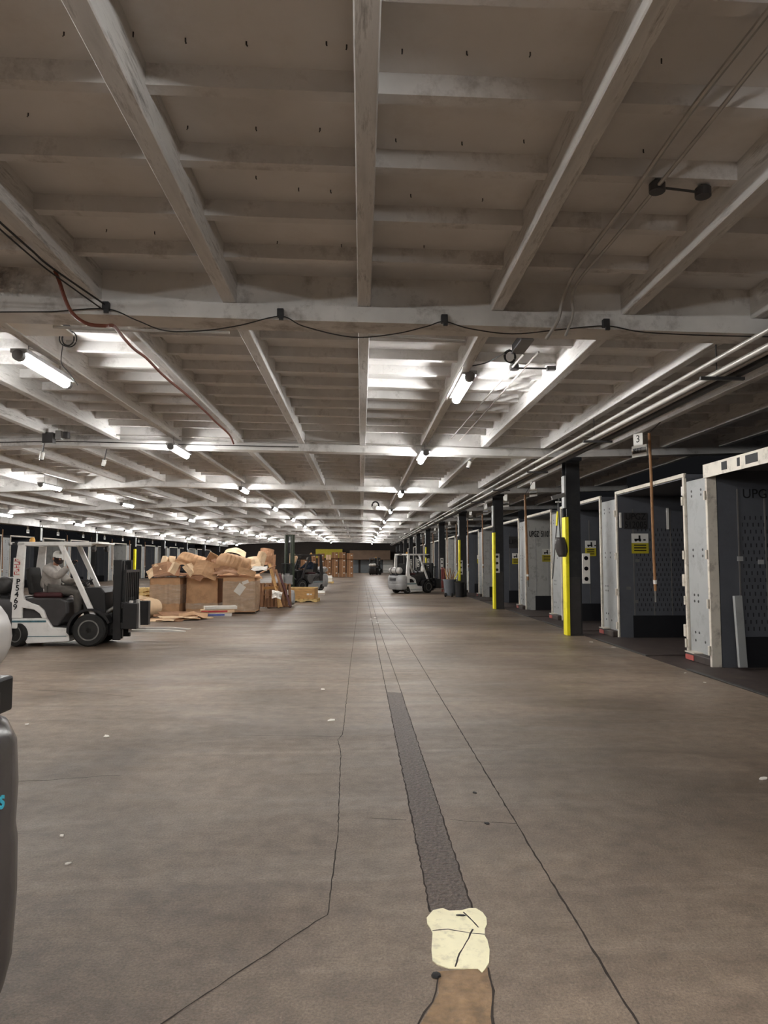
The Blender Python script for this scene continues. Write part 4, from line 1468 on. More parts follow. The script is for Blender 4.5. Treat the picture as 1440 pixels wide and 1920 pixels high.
def bulk_carton(x0, x1, y0, y1, top, label, wrap_z, tagged=False, m='card'):
    cx, cyy = (x0 + x1) / 2, (y0 + y1) / 2
    t = thing('bulk_carton', label, 'carton', (cx, cyy, 0), 0, 'bulk cartons under the scrap cardboard')
    hx, hy = (x1 - x0) / 2, (y1 - y0) / 2
    b = MB()
    for s in (-1, 1):
        b.box(min(s * hx, s * (hx - 0.012)), max(s * hx, s * (hx - 0.012)), -hy, hy, 0.02, top)
        b.box(-hx, hx, min(s * hy, s * (hy - 0.012)), max(s * hy, s * (hy - 0.012)), 0.02, top)
    b.box(-hx, hx, -hy, hy, 0.02, 0.04)
    b.build('carton_body', m, t)
    MB().box(-hx + 0.012, hx - 0.012, -hy + 0.012, hy - 0.012, top - 0.2, top - 0.12).build('scrap_fill', 'card_dark', t)
    for k, (za, zb) in enumerate(wrap_z):
        w_ = MB()
        n = 14
        vv, ff = [], []
        for i in range(n + 1):
            x = -hx - 0.004 + (2 * hx + 0.008) * i / n
            for z in (za, zb):
                vv.append((x, -hy - 0.008 - 0.006 * math.sin(3.7 * i + k), z + 0.012 * math.sin(1.1 * i + 5 * z)))
        for i in range(n):
            ff.append((2 * i, 2 * i + 2, 2 * i + 3, 2 * i + 1))
        w_.add(vv, ff)
        w_.build('stretch_wrap', 'wrap', t, solid=0.003)
        MB().box(hx, hx + 0.006, -hy, hy, za, zb).build('stretch_wrap', 'wrap', t)
    if tagged:
        MB().box(-0.12, 0.12, -0.003, 0.003, -0.16, 0.16).build('paper_tag', 'paper', t, loc=(0.03, -hy - 0.022, 0.74), rot=(0, R(35), 0))
        MB().box(-0.1, 0.1, -0.003, 0.003, -0.05, 0.05).build('paper_tag', 'paper', t, loc=(0.2, -hy - 0.02, 0.95), rot=(0, R(-20), 0))
    return t


bulk_carton(-6.46, -5.54, 22.0, 23.1, 1.08, 'big brown carton nearest the white forklift, wrapped in two bands of film', ((0.3, 0.88),))
bulk_carton(-5.42, -4.44, 22.25, 23.3, 1.08, 'big brown carton in the middle of the three under the scrap heap', ((0.12, 0.3),))
bulk_carton(-4.24, -3.27, 22.0, 23.1, 1.09, 'big film-wrapped carton with white paper tags under the scrap heap', ((0.08, 0.98),), True, 'card')

GRP = 'scrap cardboard on the cartons'


def scrap(px, py, Y, w_, h_, rot, m, label, kind='fold', fold=0.4, amp=0.03, seed=0, group=GRP, name='cardboard_sheet'):
    p = at_y(px, py, Y)
    return sheet_obj(name, w_, h_, m, label, 'cardboard', p, tuple(R(a) for a in rot), kind, amp, fold, group, seed)


scrap(318, 1078, 22.5, 1.25, 1.2, (4, 0, 4), 'card_dark', 'flat brown sheet lying over the carton nearest the white forklift', 'flat', 0, 0.04, 1)
scrap(385, 1080, 22.8, 1.2, 1.2, (3, 0, -3), 'card_dark', 'flat brown sheet lying over the middle carton', 'flat', 0, 0.04, 2)
scrap(452, 1079, 22.6, 1.25, 1.2, (5, 2, 6), 'card', 'flat tan sheet lying over the film-wrapped carton', 'flat', 0, 0.04, 3)
scrap(312, 1070, 22.1, 0.85, 0.6, (38, 4, 18), 'card_dark', 'large folded brown sheet drooping over the left carton front', 'fold', 0.35, 0.04, 4)
scrap(288, 1071, 22.0, 0.42, 0.34, (50, -38, 8), 'card_pale', 'small pale torn piece at the left tip of the heap', 'flat', 0, 0.03, 5)
scrap(326, 1066, 21.9, 0.36, 0.36, (62, 16, -20), 'card_pale', 'pale folded wedge standing at the middle of the left carton', 'fold', 0.7, 0.02, 6)
scrap(309, 1054, 22.6, 0.30, 0.34, (70, 12, 20), 'card_pale', 'pale curled strip sticking up on the left end of the heap', 'curl', 0.9, 0.02, 7)
scrap(323, 1055, 22.7, 0.34, 0.4, (64, -22, -14), 'card_pale', 'pale torn peak beside the curled strip', 'fold', 0.8, 0.03, 8)
scrap(345, 1058, 22.6, 0.6, 0.4, (30, 8, 10), 'card', 'tan sheet tilted towards the aisle behind the pale wedge', 'curl', 0.4, 0.03, 9)
scrap(357, 1068, 22.0, 0.34, 0.4, (55, -30, 30), 'card_pale', 'narrow pale flap between left and middle cartons', 'fold', 0.5, 0.02, 10)
scrap(385, 1069, 22.0, 0.85, 0.55, (52, 14, -8), 'card', 'wide tan sheet folded down over the front of the middle carton', 'fold', 0.3, 0.03, 11)
scrap(370, 1076, 22.0, 0.6, 0.45, (45, 10, -30), 'card_dark', 'dark brown flap tucked under the wide tan sheet', 'flat', 0, 0.03, 12)
scrap(416, 1056, 22.4, 0.6, 0.5, (50, 32, -20), 'card', 'tan sheet rising to the right of the pale open box', 'fold', 0.4, 0.04, 13)
scrap(425, 1073, 21.95, 0.9, 0.4, (28, 3, 3), 'card_dark', 'long brown flap across the front of the film-wrapped carton top', 'curl', 0.2, 0.04, 14)
scrap(470, 1060, 22.5, 0.7, 0.55, (38, -14, 12), 'card_pale', 'pale sheet on the right shoulder of the heap', 'curl', 0.4, 0.03, 15)
scrap(486, 1066, 22.1, 0.5, 0.3, (24, -6, -6), 'paper', 'white torn sheet overhanging the right carton corner', 'flat', 0, 0.03, 16)
scrap(462, 1074, 21.9, 0.6, 0.22, (60, 10, 4), 'card', 'narrow tan strip bent over the right carton front edge', 'curl', 0.3, 0.02, 17)
scrap(489, 1050, 22.7, 0.34, 0.5, (66, 20, 16), 'card_pale', 'tall pale flap standing at the right end of the heap', 'curl', 0.6, 0.03, 18)
scrap(440, 1040, 22.9, 0.8, 0.4, (25, 6, 0), 'card_pale', 'pale sheet at the very top of the heap, rear', 'curl', 0.5, 0.03, 19)
scrap(402, 1064, 22.2, 0.5, 0.5, (44, -24, 12), 'card_dark', 'brown crumpled piece below the pale open box', 'fold', 0.5, 0.04, 20)
p = at_y(362, 1050, 22.7)
pillow_obj('paper_sack', 1.0, 0.5, 0.26, 'card', 'ribbed tan paper sack lying across the heap over the middle carton', 'sack', p, (R(35), R(14), R(-4)), 0.012, 'paper sacks on the heap', 1)
p = at_y(437, 1055, 22.3)
pillow_obj('paper_sack', 1.1, 0.6, 0.3, 'card', 'ribbed tan paper sack over the film-wrapped carton', 'sack', p, (R(48), R(10), R(-6)), 0.014, 'paper sacks on the heap', 2)
# small opened box on the crest
t = thing('open_carton', 'small pale opened box tipped on the crest of the scrap heap', 'carton', at_y(398, 1049, 22.4), 0, None, (R(62), R(28), R(10)))
b = MB()
b.box(-0.17, 0.17, -0.17, 0.17, -0.1, -0.09)
b.build('carton_base', 'card', t)
for q in range(4):
    a = q * PI / 2
    T_ = Matrix.Rotation(a, 4, 'Z')
    MB().box(0.165, 0.175, -0.17, 0.17, -0.1, 0.08, T_).build('carton_side', 'card_pale', t)

# things lying on the floor before the cartons
GF = 'scrap lying before the cartons'


def floor_scrap(px, py, w_, h_, rz, m, label, kind='flat', fold=0.2, amp=0.02, tilt=0, seed=0, z=0.03):
    p = at_z(px, py, z)
    return sheet_obj('cardboard_sheet', w_, h_, m, label, 'cardboard', (p.x, p.y, z + abs(math.sin(R(tilt))) * h_ / 2), (R(tilt), 0, R(rz)), kind, amp, fold, GF, seed)


floor_scrap(322, 1160, 1.5, 0.7, 8, 'card', 'flat tan sheet on the floor under the dark slanted boards', seed=31)
floor_scrap(300, 1163, 0.8, 0.5, -6, 'card_pale', 'pale flat sheet on the floor by the paper roll', seed=32, z=0.025)
floor_scrap(345, 1154, 1.3, 0.4, 20, 'card_dark', 'dark brown slanted sheet leaning towards the middle carton', tilt=14, seed=33, z=0.06)
floor_scrap(336, 1158, 1.0, 0.28, 24, 'card_pale', 'pale narrow strip lying along the dark slanted sheet', tilt=6, seed=34, z=0.07)
floor_scrap(362, 1157, 0.8, 0.5, 10, 'card', 'tan crumpled sheet right of the slanted strips', 'fold', 0.25, 0.03, 4, 35, 0.05)
floor_scrap(308, 1155, 0.6, 0.3, 30, 'card_dark', 'short brown strip beside the paper roll', tilt=8, seed=36, z=0.06)
floor_scrap(318, 1164, 0.7, 0.22, 4, 'wood_brown', 'thin red-brown strip nearest the aisle before the heap', seed=37, z=0.02)
# paper roll and sacks
p = at_z(274, 1158)
t = thing('paper_roll', 'crumpled beige paper roll lying end-on by the forklift tines', 'paper roll', (p.x, p.y, 0.27), R(72))
prof = [(0.05, -0.45), (0.2, -0.45), (0.24, -0.42), (0.26, -0.3), (0.245, -0.1), (0.265, 0.1), (0.25, 0.3), (0.24, 0.42), (0.2, 0.45), (0.05, 0.45)]
MB().lathe(prof, (0, 0, 0), 'x', 22).build('wound_paper', 'card_pale', t, smooth=True)
MB().lathe([(0.06, -0.465), (0.1, -0.465), (0.1, -0.44), (0.06, -0.44)], (0, 0, 0), 'x', 16).build('core', 'card_dark', t, smooth=True)
MB().lathe([(0.263, -0.34), (0.27, -0.34), (0.27, -0.28), (0.263, -0.28)], (0, 0, 0), 'x', 22).build('paper_band', 'card', t, smooth=True)
p = at_z(268, 1152)
pillow_obj('paper_sack', 0.75, 0.5, 0.36, 'card_pale', 'plump beige paper sack behind the paper roll', 'sack', (p.x, p.y, 0.34), (R(24), R(8), R(15)), 0.006, 'paper sacks near the floor', 3)
p = at_z(256, 1152)
pillow_obj('paper_sack', 0.5, 0.4, 0.26, 'paper', 'small whitish sack squeezed between pallets and paper roll', 'sack', (p.x, p.y, 0.2), (R(40), R(-10), R(-20)), 0.004, 'paper sacks near the floor', 4)
# flat printed cartons
for k, (px, py, m, lab, z) in enumerate(((402, 1149, 'blue', 'flat blue-printed carton at the bottom of the small floor stack', 0.03), (403, 1147, 'red', 'flat red-printed carton in the middle of the small floor stack', 0.13), (408, 1145, 'paper', 'flat white carton on top of the small floor stack', 0.23))):
    p = at_z(402, 1155, 0.0)
    t = thing('flat_carton', lab, 'carton', (p.x + 0.06 * k, p.y + 0.02 * k, z - 0.03), R(8 + 5 * k), 'flat cartons before the middle carton')
    MB().box(-0.5 + 0.04 * k, 0.5, -0.2, 0.2, 0, 0.09).build('carton_body', 'paper' if k != 1 else 'card_pale', t, bevel=0.006)
    MB().box(-0.48 + 0.04 * k, 0.3, -0.204, -0.2, 0.02, 0.07).build('printed_band', m, t)
a, b_ = at_z(264, 1165, 0), at_z(398, 1159, 0)
o = MB().box(-(b_ - a).length / 2, (b_ - a).length / 2, -0.11, 0.11, 0.0, 0.03).build('loose_board', 'card_pale', bevel=0.004, loc=((a.x + b_.x) / 2, (a.y + b_.y) / 2, 0.0), rot=(0, 0, math.atan2(b_.y - a.y, b_.x - a.x)))
tag(o, 'long pale board lying flat on the floor nearest the aisle', 'board')
a, b_ = at_z(421, 1141, 0.05), at_z(482, 1145, 0.05)
o = MB().bar((0, 0, 0), (b_ - a), 0.05, 0.05).build('metal_bar', 'steel', loc=(a.x, a.y - 0.3, 0.03))
tag(o, 'bright metal bar on the floor before the film-wrapped carton', 'bar')

# pale pallets behind the forklift's tines
for k in range(5):
    p = at_z(268, 1141, 0)
    pallet(palP, (p.x - 0.15 + 0.03 * (k % 2), p.y + 0.7, 0.135 * k), (0, 0, R(2 * (k % 3))), 'pale wooden pallet, %s from the floor in the stack left of the cartons' % ORD[k], 'pale pallets stacked left of the cartons')
# broken brown pallets on end
base = at_z(500, 1141, 0)
for k, (dx, dy, rx, ry, rz) in enumerate(((0.05, 0.45, 84, 0, 4), (0.25, 0.2, 78, 0, -6), (0.55, 0.0, 70, 0, 14))):
    lab = ('broken brown pallet standing on edge against the film-wrapped carton', 'broken brown pallet in the middle of the standing wood pile', 'broken brown pallet leaning outermost towards the aisle')[k]
    t = pallet(palB, (base.x + dx * 0.6 + 0.05, base.y + dy + 0.2, 0.42 if k < 2 else 0.40), (R(rx), ry, R(rz)), lab, 'broken brown pallets on edge')
    t.scale = (0.68, 0.82, 1)


def plank(p0, p1, wd, th, m, label):
    o = MB().bar((0, 0, 0), Vector(p1) - Vector(p0), wd, th).build('loose_plank', m, loc=p0)
    return tag(o, label, 'plank', 'loose planks of the broken pallets')


def pp(px, py, Y):
    return at_y(px, py, Y)


plank(pp(527, 1138, 23.4), pp(505, 1057, 23.9), 0.11, 0.03, 'wood', 'tan plank leaning diagonally, tallest in the wood pile')
plank(pp(494, 1103, 23.62), pp(522, 1101, 23.62), 0.03, 0.09, 'wood', 'short tan plank lying level across the wood pile')
plank(pp(537, 1138, 23.9), pp(517, 1068, 24.5), 0.08, 0.025, 'wood_brown', 'thin brown plank leaning right of the tallest plank')
plank(pp(545, 1138, 23.8), pp(524, 1076, 24.6), 0.07, 0.025, 'red_seat', 'dark reddish plank leaning at the right of the wood pile')
plank(pp(500, 1138, 23.2), pp(501, 1121, 23.2), 0.55, 0.03, 'wood_brown', 'wide dark board standing low at the left of the wood pile')
plank(pp(523, 1139, 23.2), pp(521, 1120, 23.2), 0.42, 0.03, 'wood', 'wide tan board standing low in the middle of the wood pile')
plank(pp(488, 1075, 23.2), pp(516, 1060, 24.0), 0.08, 0.03, 'wood_brown', 'brown plank bridging from the carton top to the wood pile')
plank(pp(509, 1138, 24.2), pp(515, 1040, 24.6), 0.09, 0.03, 'wood_brown', 'upright brown plank at the back of the wood pile')
scrap(500, 1045, 24.0, 0.5, 0.6, (72, 6, 10), 'card_dark', 'brown sheet standing on top of the wood pile', 'curl', 0.4, 0.03, 41, 'scrap around the wood pile')
scrap(519, 1116, 23.1, 0.36, 0.3, (60, 8, 10), 'paper', 'crumpled whitish paper caught in the wood pile', 'fold', 0.5, 0.05, 42, 'scrap around the wood pile')
p = at_z(540, 1136)
pillow_obj('plastic_sack', 0.5, 0.55, 0.3, 'grey_paint', 'grey-pink plastic sack between wood pile and pallet tray', 'sack', (p.x, p.y, 0.3), (R(80), 0, R(10)), 0, None, 9)

# carton tray on a pallet
p = at_z(567, 1129)
pallet(palP, (p.x, p.y + 0.45, 0), (0, 0, R(-4)), 'pale wooden pallet carrying the tan carton tray right of the wood pile', 'wooden pallets')
t = thing('carton_tray', 'tan carton tray with a pale rim, standing on a pallet right of the wood pile', 'carton', (p.x, p.y + 0.45, 0.13), R(-4))
b = MB()
for s in (-1, 1):
    b.box(min(s * 0.52, s * 0.5), max(s * 0.52, s * 0.5), -0.45, 0.45, 0, 0.4)
    b.box(-0.52, 0.52, min(s * 0.45, s * 0.43), max(s * 0.45, s * 0.43), 0, 0.4)
b.build('tray_side', 'wood', t)
MB().box(-0.5, 0.5, -0.43, 0.43, 0.3, 0.33).build('tray_fill', 'card', t)
r_ = MB()
for s in (-1, 1):
    r_.box(min(s * 0.53, s * 0.45), max(s * 0.53, s * 0.45), -0.46, 0.46, 0.4, 0.425)
    r_.box(-0.45, 0.45, min(s * 0.46, s * 0.38), max(s * 0.46, s * 0.38), 0.4, 0.425)
r_.build('tray_rim', 'wood_pale', t)
lb = MB()
lb.box(0.2, 0.3, -0.455, -0.45, 0.14, 0.21)
lb.build('label', 'paper', t)
MB().box(0.33, 0.40, -0.455, -0.45, 0.15, 0.2).build('label', 'paper', t)

# white wrapped loads further back
for px, py, w_, h_, lab in ((609, 1094, 1.05, 0.42, 'white wrapped load on a pallet before the far cartons'), (598, 1116, 0.5, 0.18, 'small white wrapped pad on the floor right of the carton tray')):
    p = at_z(px, py)
    if h_ > 0.3:
        pallet(palP, (p.x, p.y + 0.5, 0), (0, 0, 0), 'pale pallet under the white wrapped load before the far cartons', 'wooden pallets')
    z = 0.13 if h_ > 0.3 else 0
    t = thing('wrapped_load', lab, 'wrapped load', (p.x, p.y + 0.5, z), 0, 'white wrapped loads')
    MB().loft([(0, -w_ / 2, w_ / 2, 0.4, 0.05, 0.05), (h_ * 0.6, -w_ / 2 - 0.02, w_ / 2 + 0.01, 0.42, 0.06, 0.06), (h_, -w_ / 2 + 0.03, w_ / 2 - 0.05, 0.37, 0.08, 0.08)]).build('wrapped_block', 'paper', t, smooth=True)
    MB().box(-w_ / 2 - 0.025, w_ / 2 + 0.02, -0.43, 0.43, h_ * 0.45, h_ * 0.53).build('film_band', 'wrap', t)

# far stack of cartons
def make_carton(wd=0.66, dp=0.66, h=0.62):
    t = thing('shipping_carton', '', 'carton')
    MB().box(-wd / 2, wd / 2, -dp / 2, dp / 2, 0, h).build('carton_body', 'card_far', t, bevel=0.01, seg=1)
    MB().box(-0.03, 0.03, -dp / 2 - 0.004, dp / 2 + 0.004, 0.02, h + 0.003).build('tape', 'card', t)
    MB().box(0.1, 0.24, -dp / 2 - 0.006, -dp / 2, h * 0.55, h * 0.72).build('label', 'paper', t)
    return t


cart0 = make_carton()
index_kids(cart0)
cols = [(570, 3, 0.93), (586, 4, 0.93), (602, 4, 0.95), (615, 3, 0.93), (628, 4, 1.0), (642, 4, 1.0), (656, 4, 0.96)]
firstc = True
for ci, (px, n, sc_) in enumerate(cols):
    p = at_z(px, 1081.0)
    for k in range(n):
        t = cart0 if firstc else copy_tree(cart0)
        firstc = False
        t.location = (at_y(px, 1060, 72.0).x, 72.0 + 0.12 * ((ci * 3 + k) % 3), 0.62 * sc_ * k)
        t.scale = (1, 1, sc_)
        tag(t, 'brown carton, %s from the floor in the %s far stack counted from the aisle' % (ORD[k], ORD[len(cols) - 1 - ci]), 'carton', 'brown cartons stacked at the far end')
t = thing('pale_carton', 'pale square carton on the third far stack counted from the aisle', 'carton', (at_y(616, 1060, 72).x, 72, 0.62 * 0.93 * 3))
MB().box(-0.26, 0.26, -0.26, 0.26, 0, 0.5).build('carton_body', 'card_pale', t, bevel=0.01)
MB().box(-0.03, 0.03, -0.264, 0.264, 0.0, 0.503).build('tape', 'card', t)

# tan drum on a dark crate behind the tall-masted forklift
p = at_y(545, 1050, 40.2)
t = thing('cage_crate', 'dark wire-fronted crate behind the tall-masted forklift', 'crate', (p.x, 40.9, 0))
MB().box(-0.45, 0.45, -0.4, 0.4, 0, 0.12).build('crate_base', 'dark_grey', t)
for s in (-1, 1):
    MB().box(min(s * 0.45, s * 0.42), max(s * 0.45, s * 0.42), -0.4, 0.4, 0.12, 1.38).build('crate_side', 'dark_plastic', t)
MB().box(-0.42, 0.42, 0.36, 0.4, 0.12, 1.38).build('crate_back', 'dark_plastic', t)
MB().box(-0.45, 0.45, -0.4, 0.4, 1.36, 1.40).build('crate_lid', 'dark_plastic', t)
g = MB()
for k in range(9):
    g.box(-0.42 + 0.105 * k - 0.006, -0.42 + 0.105 * k + 0.006, -0.4, -0.388, 0.12, 1.36)
for k in range(6):
    g.box(-0.44, 0.44, -0.402, -0.39, 0.3 + 0.2 * k, 0.312 + 0.2 * k)
g.build('front_mesh', 'mid_grey', t)
t = thing('fibre_drum', 'round tan drum lying end-on upon the dark crate', 'drum', (p.x, 40.8, 1.72))
MB().lathe([(0.28, -0.4), (0.32, -0.39), (0.32, 0.39), (0.28, 0.4)], (0, 0, 0), 'y', 28).build('drum_shell', 'card', t, smooth=True)
MB().lathe([(0.05, -0.405), (0.3, -0.405), (0.3, -0.39), (0.05, -0.39)], (0, 0, 0), 'y', 28).build('drum_lid', 'card_pale', t, smooth=True)

# wheeled bin by the third right column
p = at_z(841, 1118)
t = thing('wheeled_bin', 'grey wheeled rubbish bin filled with sticks by the third right column', 'bin', (3.98, 32.0, 0), R(-20))
MB().lathe([(0.2, 0.04), (0.23, 0.05), (0.29, 0.72), (0.31, 0.72), (0.31, 0.78), (0.285, 0.78), (0.27, 0.6), (0.05, 0.58)], (0, 0, 0), 'z', 22).build('bin_body', 'bin', t, smooth=True)
for s in (-1, 1):
    MB().lathe([(0.05, -0.03), (0.09, -0.03), (0.09, 0.03), (0.05, 0.03)], (s * 0.15, -0.24, 0.09), 'x', 16).build('bin_wheel', 'rubber', t, smooth=True)
    MB().tube([(s * 0.31, 0, 0.7), (s * 0.38, 0, 0.72), (s * 0.38, 0, 0.76), (s * 0.31, 0, 0.77)], 0.014, 6).build('bin_handle', 'dark_grey', t)
rn = random.Random(5)
for k in range(9):
    a = rn.uniform(0, 6.28)
    p0 = Vector((3.98 + 0.12 * math.cos(a), 32.0 + 0.12 * math.sin(a), 0.6))
    p1 = p0 + Vector((rn.uniform(-0.22, 0.22), rn.uniform(-0.15, 0.15), rn.uniform(0.35, 0.7)))
    o = MB().bar((0, 0, 0), p1 - p0, 0.03, 0.02).build('scrap_stick', 'wood_brown' if k % 3 else 'wood', loc=p0)
    tag(o, 'thin wooden stick poking out of the grey wheeled bin', 'stick', 'sticks in the wheeled bin')
o = MB().bar((0, 0, 0), (0.28, 0.05, 0.55), 0.04, 0.03).build('yellow_lath', 'yellow', loc=(4.1, 31.85, 0.62))
tag(o, 'yellow lath slanting out of the grey wheeled bin', 'lath')
t = thing('rubbish_bin', 'low black bin right of the grey wheeled bin', 'bin', (4.37, 31.55, 0))
MB().lathe([(0.16, 0.0), (0.2, 0.01), (0.23, 0.6), (0.25, 0.6), (0.25, 0.64), (0.22, 0.64), (0.2, 0.5)], (0, 0, 0), 'z', 18).build('bin_body', 'dark_plastic', t, smooth=True)
MB().lathe([(0.245, 0.64), (0.25, 0.66), (0.1, 0.72), (0.02, 0.73)], (0, 0, 0), 'z', 18).build('bin_lid', 'dark_plastic', t, smooth=True)
# red pipes by the fourth column
for k in range(2):
    o = MB().cyl((0, 0, 0), (0, 0, 1.25), 0.035, n=10).build('red_pipe', 'orange_tape', smooth=True, loc=(4.22 + 0.12 * k, 37.2 + 0.2 * k, 0.0))
    tag(o, 'faded red upright pipe standing by the fourth right column, %s' % ('aisle side' if k == 0 else 'dock side'), 'pipe', 'red pipes by the fourth column')

# broom and shovel hung on the nearest column
cx_ = COLX_R - 0.21
t = thing('push_broom', 'broom with a grey head hung head-up on the nearest yellow-guarded column', 'broom', (0, 0, 0))
ph_ = at_y(1048, 930, 15.2)
MB().bar(ph_ + Vector((-0.16, 0, -0.05)), ph_ + Vector((0.13, 0, 0.03)), 0.09, 0.06, (0, 1, 0)).build('broom_head', 'mid_grey', t, bevel=0.01)
e_ = at_y(1036, 1085, 15.2)
MB().cyl(ph_, e_, 0.014, n=8).build('handle', 'dark_grey', t, smooth=True)
a, b_ = ph_.lerp(e_, 0.19), ph_.lerp(e_, 0.36)
MB().cyl(a, b_, 0.024, n=8).build('yellow_grip', 'yellow', t, smooth=True)
ps = at_y(1051, 1024, 15.12)
t = thing('scoop_shovel', 'dark scoop shovel hung blade-down on the nearest yellow-guarded column', 'shovel', ps)
vs, fs = [], []
for j in range(9):
    v = j / 8
    hw = 0.10 + 0.03 * math.sin(v * PI) - 0.05 * max(0, v - 0.75) * 4 * 0.4
    for i in range(7):
        u = i / 6 * 2 - 1
        vs.append((u * hw + 0.05 * v, -0.02 + 0.06 * u * u, 0.19 - 0.42 * v))
for j in range(8):
    for i in range(6):
        a = j * 7 + i
        fs.append((a, a + 1, a + 8, a + 7))
MB().add(vs, fs).build('blade', 'charcoal', t, smooth=True, solid=0.008)
MB().tube([(0, 0, 0.15), (-0.01, 0, 0.4), (-0.03, 0, 0.95)], 0.017, 8).build('shaft', 'dark_plastic', t, smooth=True)
MB().bar((-0.09, 0, 0.95), (0.03, 0, 0.95), 0.03, 0.03, (0, 1, 0)).build('grip', 'sign_white', t, bevel=0.006)

# light litter on the floor
lit = [(605, 1293, 0.05), (622, 1351, 0.075), (200, 1381, 0.05), (50, 1359, 0.04), (1433, 1460, 0.05), (696, 1161, 0.06), (703, 1158, 0.06), (707, 1168, 0.06), (689, 1118, 0.1), (890, 1487, 0.02), (913, 1545, 0.02), (116, 1568, 0.02), (128, 1620, 0.02), (1150, 1214, 0.05), (1108, 1204, 0.05), (1285, 1262, 0.03), (1322, 1280, 0.03)]
for k, (px, py, r) in enumerate(lit):
    p = at_z(px, py, 0.0)
    rn = random.Random(k)
    ol = [(r * rn.uniform(0.5, 1.2) * math.cos(q * 0.9), r * rn.uniform(0.3, 0.8) * math.sin(q * 0.9)) for q in range(7)]
    dark = k in (9, 10)
    o = MB().prism(ol, 0, 0.006, 'z').build('paper_scrap', 'ink' if dark else 'paper', loc=(p.x, p.y, 0.001), rot=(0, 0, rn.uniform(0, 3)))
    tag(o, 'small %s scrap on the concrete floor' % ('dark' if dark else 'whitish paper'), 'scrap', 'dark litter scraps' if dark else 'paper litter scraps')

# ================================================================== PIPES, CABLES, CEILING FITTINGS
def smooth_path(pts, n=6):
    P = [Vector(p) for p in pts]
    out = []
    for i in range(len(P) - 1):
        a, b, c, d = P[max(i - 1, 0)], P[i], P[i + 1], P[min(i + 2, len(P) - 1)]
        for k in range(n):
            t = k / n
            out.append(0.5 * ((2 * b) + (c - a) * t + (2 * a - 5 * b + 4 * c - d) * t * t + (3 * b - a - 3 * c + d) * t ** 3))
    out.append(P[-1])
    return out


def cable(name, pts, r, m, label, cat, group=None, n=6):
    o = MB().tube(smooth_path(pts, n), r, 7).build(name, m, None, smooth=True)
    return tag(o, label, cat, group)


YB = 6.80
# sagging black cable clipped along the first cross beam
cl_px = [(199, 577), (526, 590), (833, 601), (1136, 609)]
for k, (px, py) in enumerate(cl_px):
    p = at_y(px, py, 6.80)
    t = thing('cable_clip', 'dark cable clip, %s from the left on the first cross beam' % ORD[k], 'clip', p, 0, 'cable clips on the first cross beam')
    MB().box(-0.032, 0.032, -0.03, 0.03, -0.025, 0.055).build('clip_body', 'black_steel', t, bevel=0.006)
    MB().box(-0.012, 0.03, -0.035, -0.01, -0.06, -0.025).build('clip_hook', 'black_steel', t)
cable('hanging_cable', [at_y(x, y, YB) for x, y in ((-60, 586), (0, 585), (100, 584), (199, 579), (255, 600), (310, 620), (380, 620), (450, 610), (526, 593), (570, 612), (660, 632), (740, 626), (800, 612), (833, 603), (880, 616), (960, 626), (1050, 618), (1136, 611), (1200, 622), (1300, 628), (1460, 632))], 0.006, 'cable', 'thin black cable sagging between clips along the first cross beam', 'cable')
p_ = [at_z(x, y, 4.05) for x, y in ((-40, 380), (0, 417), (60, 470), (97, 502))]
cable('hanging_cable', p_ + [at_y(198, 572, YB)], 0.009, 'cable', 'black cable running down the left long beam to the leftmost clip', 'cable')
p_ = [at_z(x, y, 4.02) for x, y in ((-40, 394), (0, 430), (60, 482), (100, 514))]
cable('hanging_cable', p_ + [at_y(192, 580, YB)], 0.007, 'cable', 'second thinner black cable under the one to the leftmost clip', 'cable')
# rust hose
h_ = [at_y(x, y, 6.72) for x, y in ((103, 508), (112, 530), (120, 555), (132, 582), (150, 600), (172, 609), (200, 611), (214, 612))]
h_ += [at_z(x, y, 4.06 + off(-2.6)) for x, y in ((232, 634), (252, 655), (275, 672), (298, 696), (320, 716), (352, 742), (385, 772), (405, 792), (430, 815), (438, 832))]
cable('rubber_hose', h_, 0.018, 'hose', 'rust-red hose looping over the first cross beam and along a long beam', 'hose', n=4)
# conduits on the right of the near bay
ca = [at_z(x, y, 4.18) for x, y in ((1500, -65), (1440, 22), (1290, 215), (1180, 372), (1108, 468), (1075, 515))] + [at_y(1056, 560, 6.6), at_y(1046, 600, 6.72), at_y(1024, 636, 6.80)]
cable('steel_conduit', ca, 0.018, 'galv', 'pale conduit along the right of the near ceiling, longer bend', 'conduit', 'conduits in the near bay')
cb = [at_z(x, y, 4.18) for x, y in ((1500, 25), (1440, 92), (1340, 218), (1236, 346), (1150, 450), (1090, 520))] + [at_y(1073, 555, 6.6), at_y(1074, 590, 6.72), at_y(1060, 630, 6.80)]
cable('steel_conduit', cb, 0.014, 'galv', 'thinner conduit right beside the longer-bend conduit in the near bay', 'conduit', 'conduits in the near bay')
for k, (px, py, lab) in enumerate(((1232, 353, 'round dark junction box on the thinner conduit'), (1318, 362, 'round dark junction box right of the one on the thinner conduit'))):
    p = at_z(px, py, 4.18)
    t = thing('junction_box', lab, 'junction box', p, 0, 'round junction boxes in the near bay')
    MB().lathe([(0.05, -0.03), (0.055, -0.025), (0.055, 0.03), (0.04, 0.045)], (0, 0, 0), 'z', 18).build('box_body', 'dark_grey', t, smooth=True)
    MB().box(-0.02, 0.02, -0.02, 0.02, 0.03, 0.06).build('mount', 'dark_grey', t)
cable('steel_conduit', [at_z(1240, 352, 4.18), at_z(1275, 356, 4.18), at_z(1314, 361, 4.18)], 0.009, 'dark_grey', 'short dark conduit linking the two round junction boxes', 'conduit')
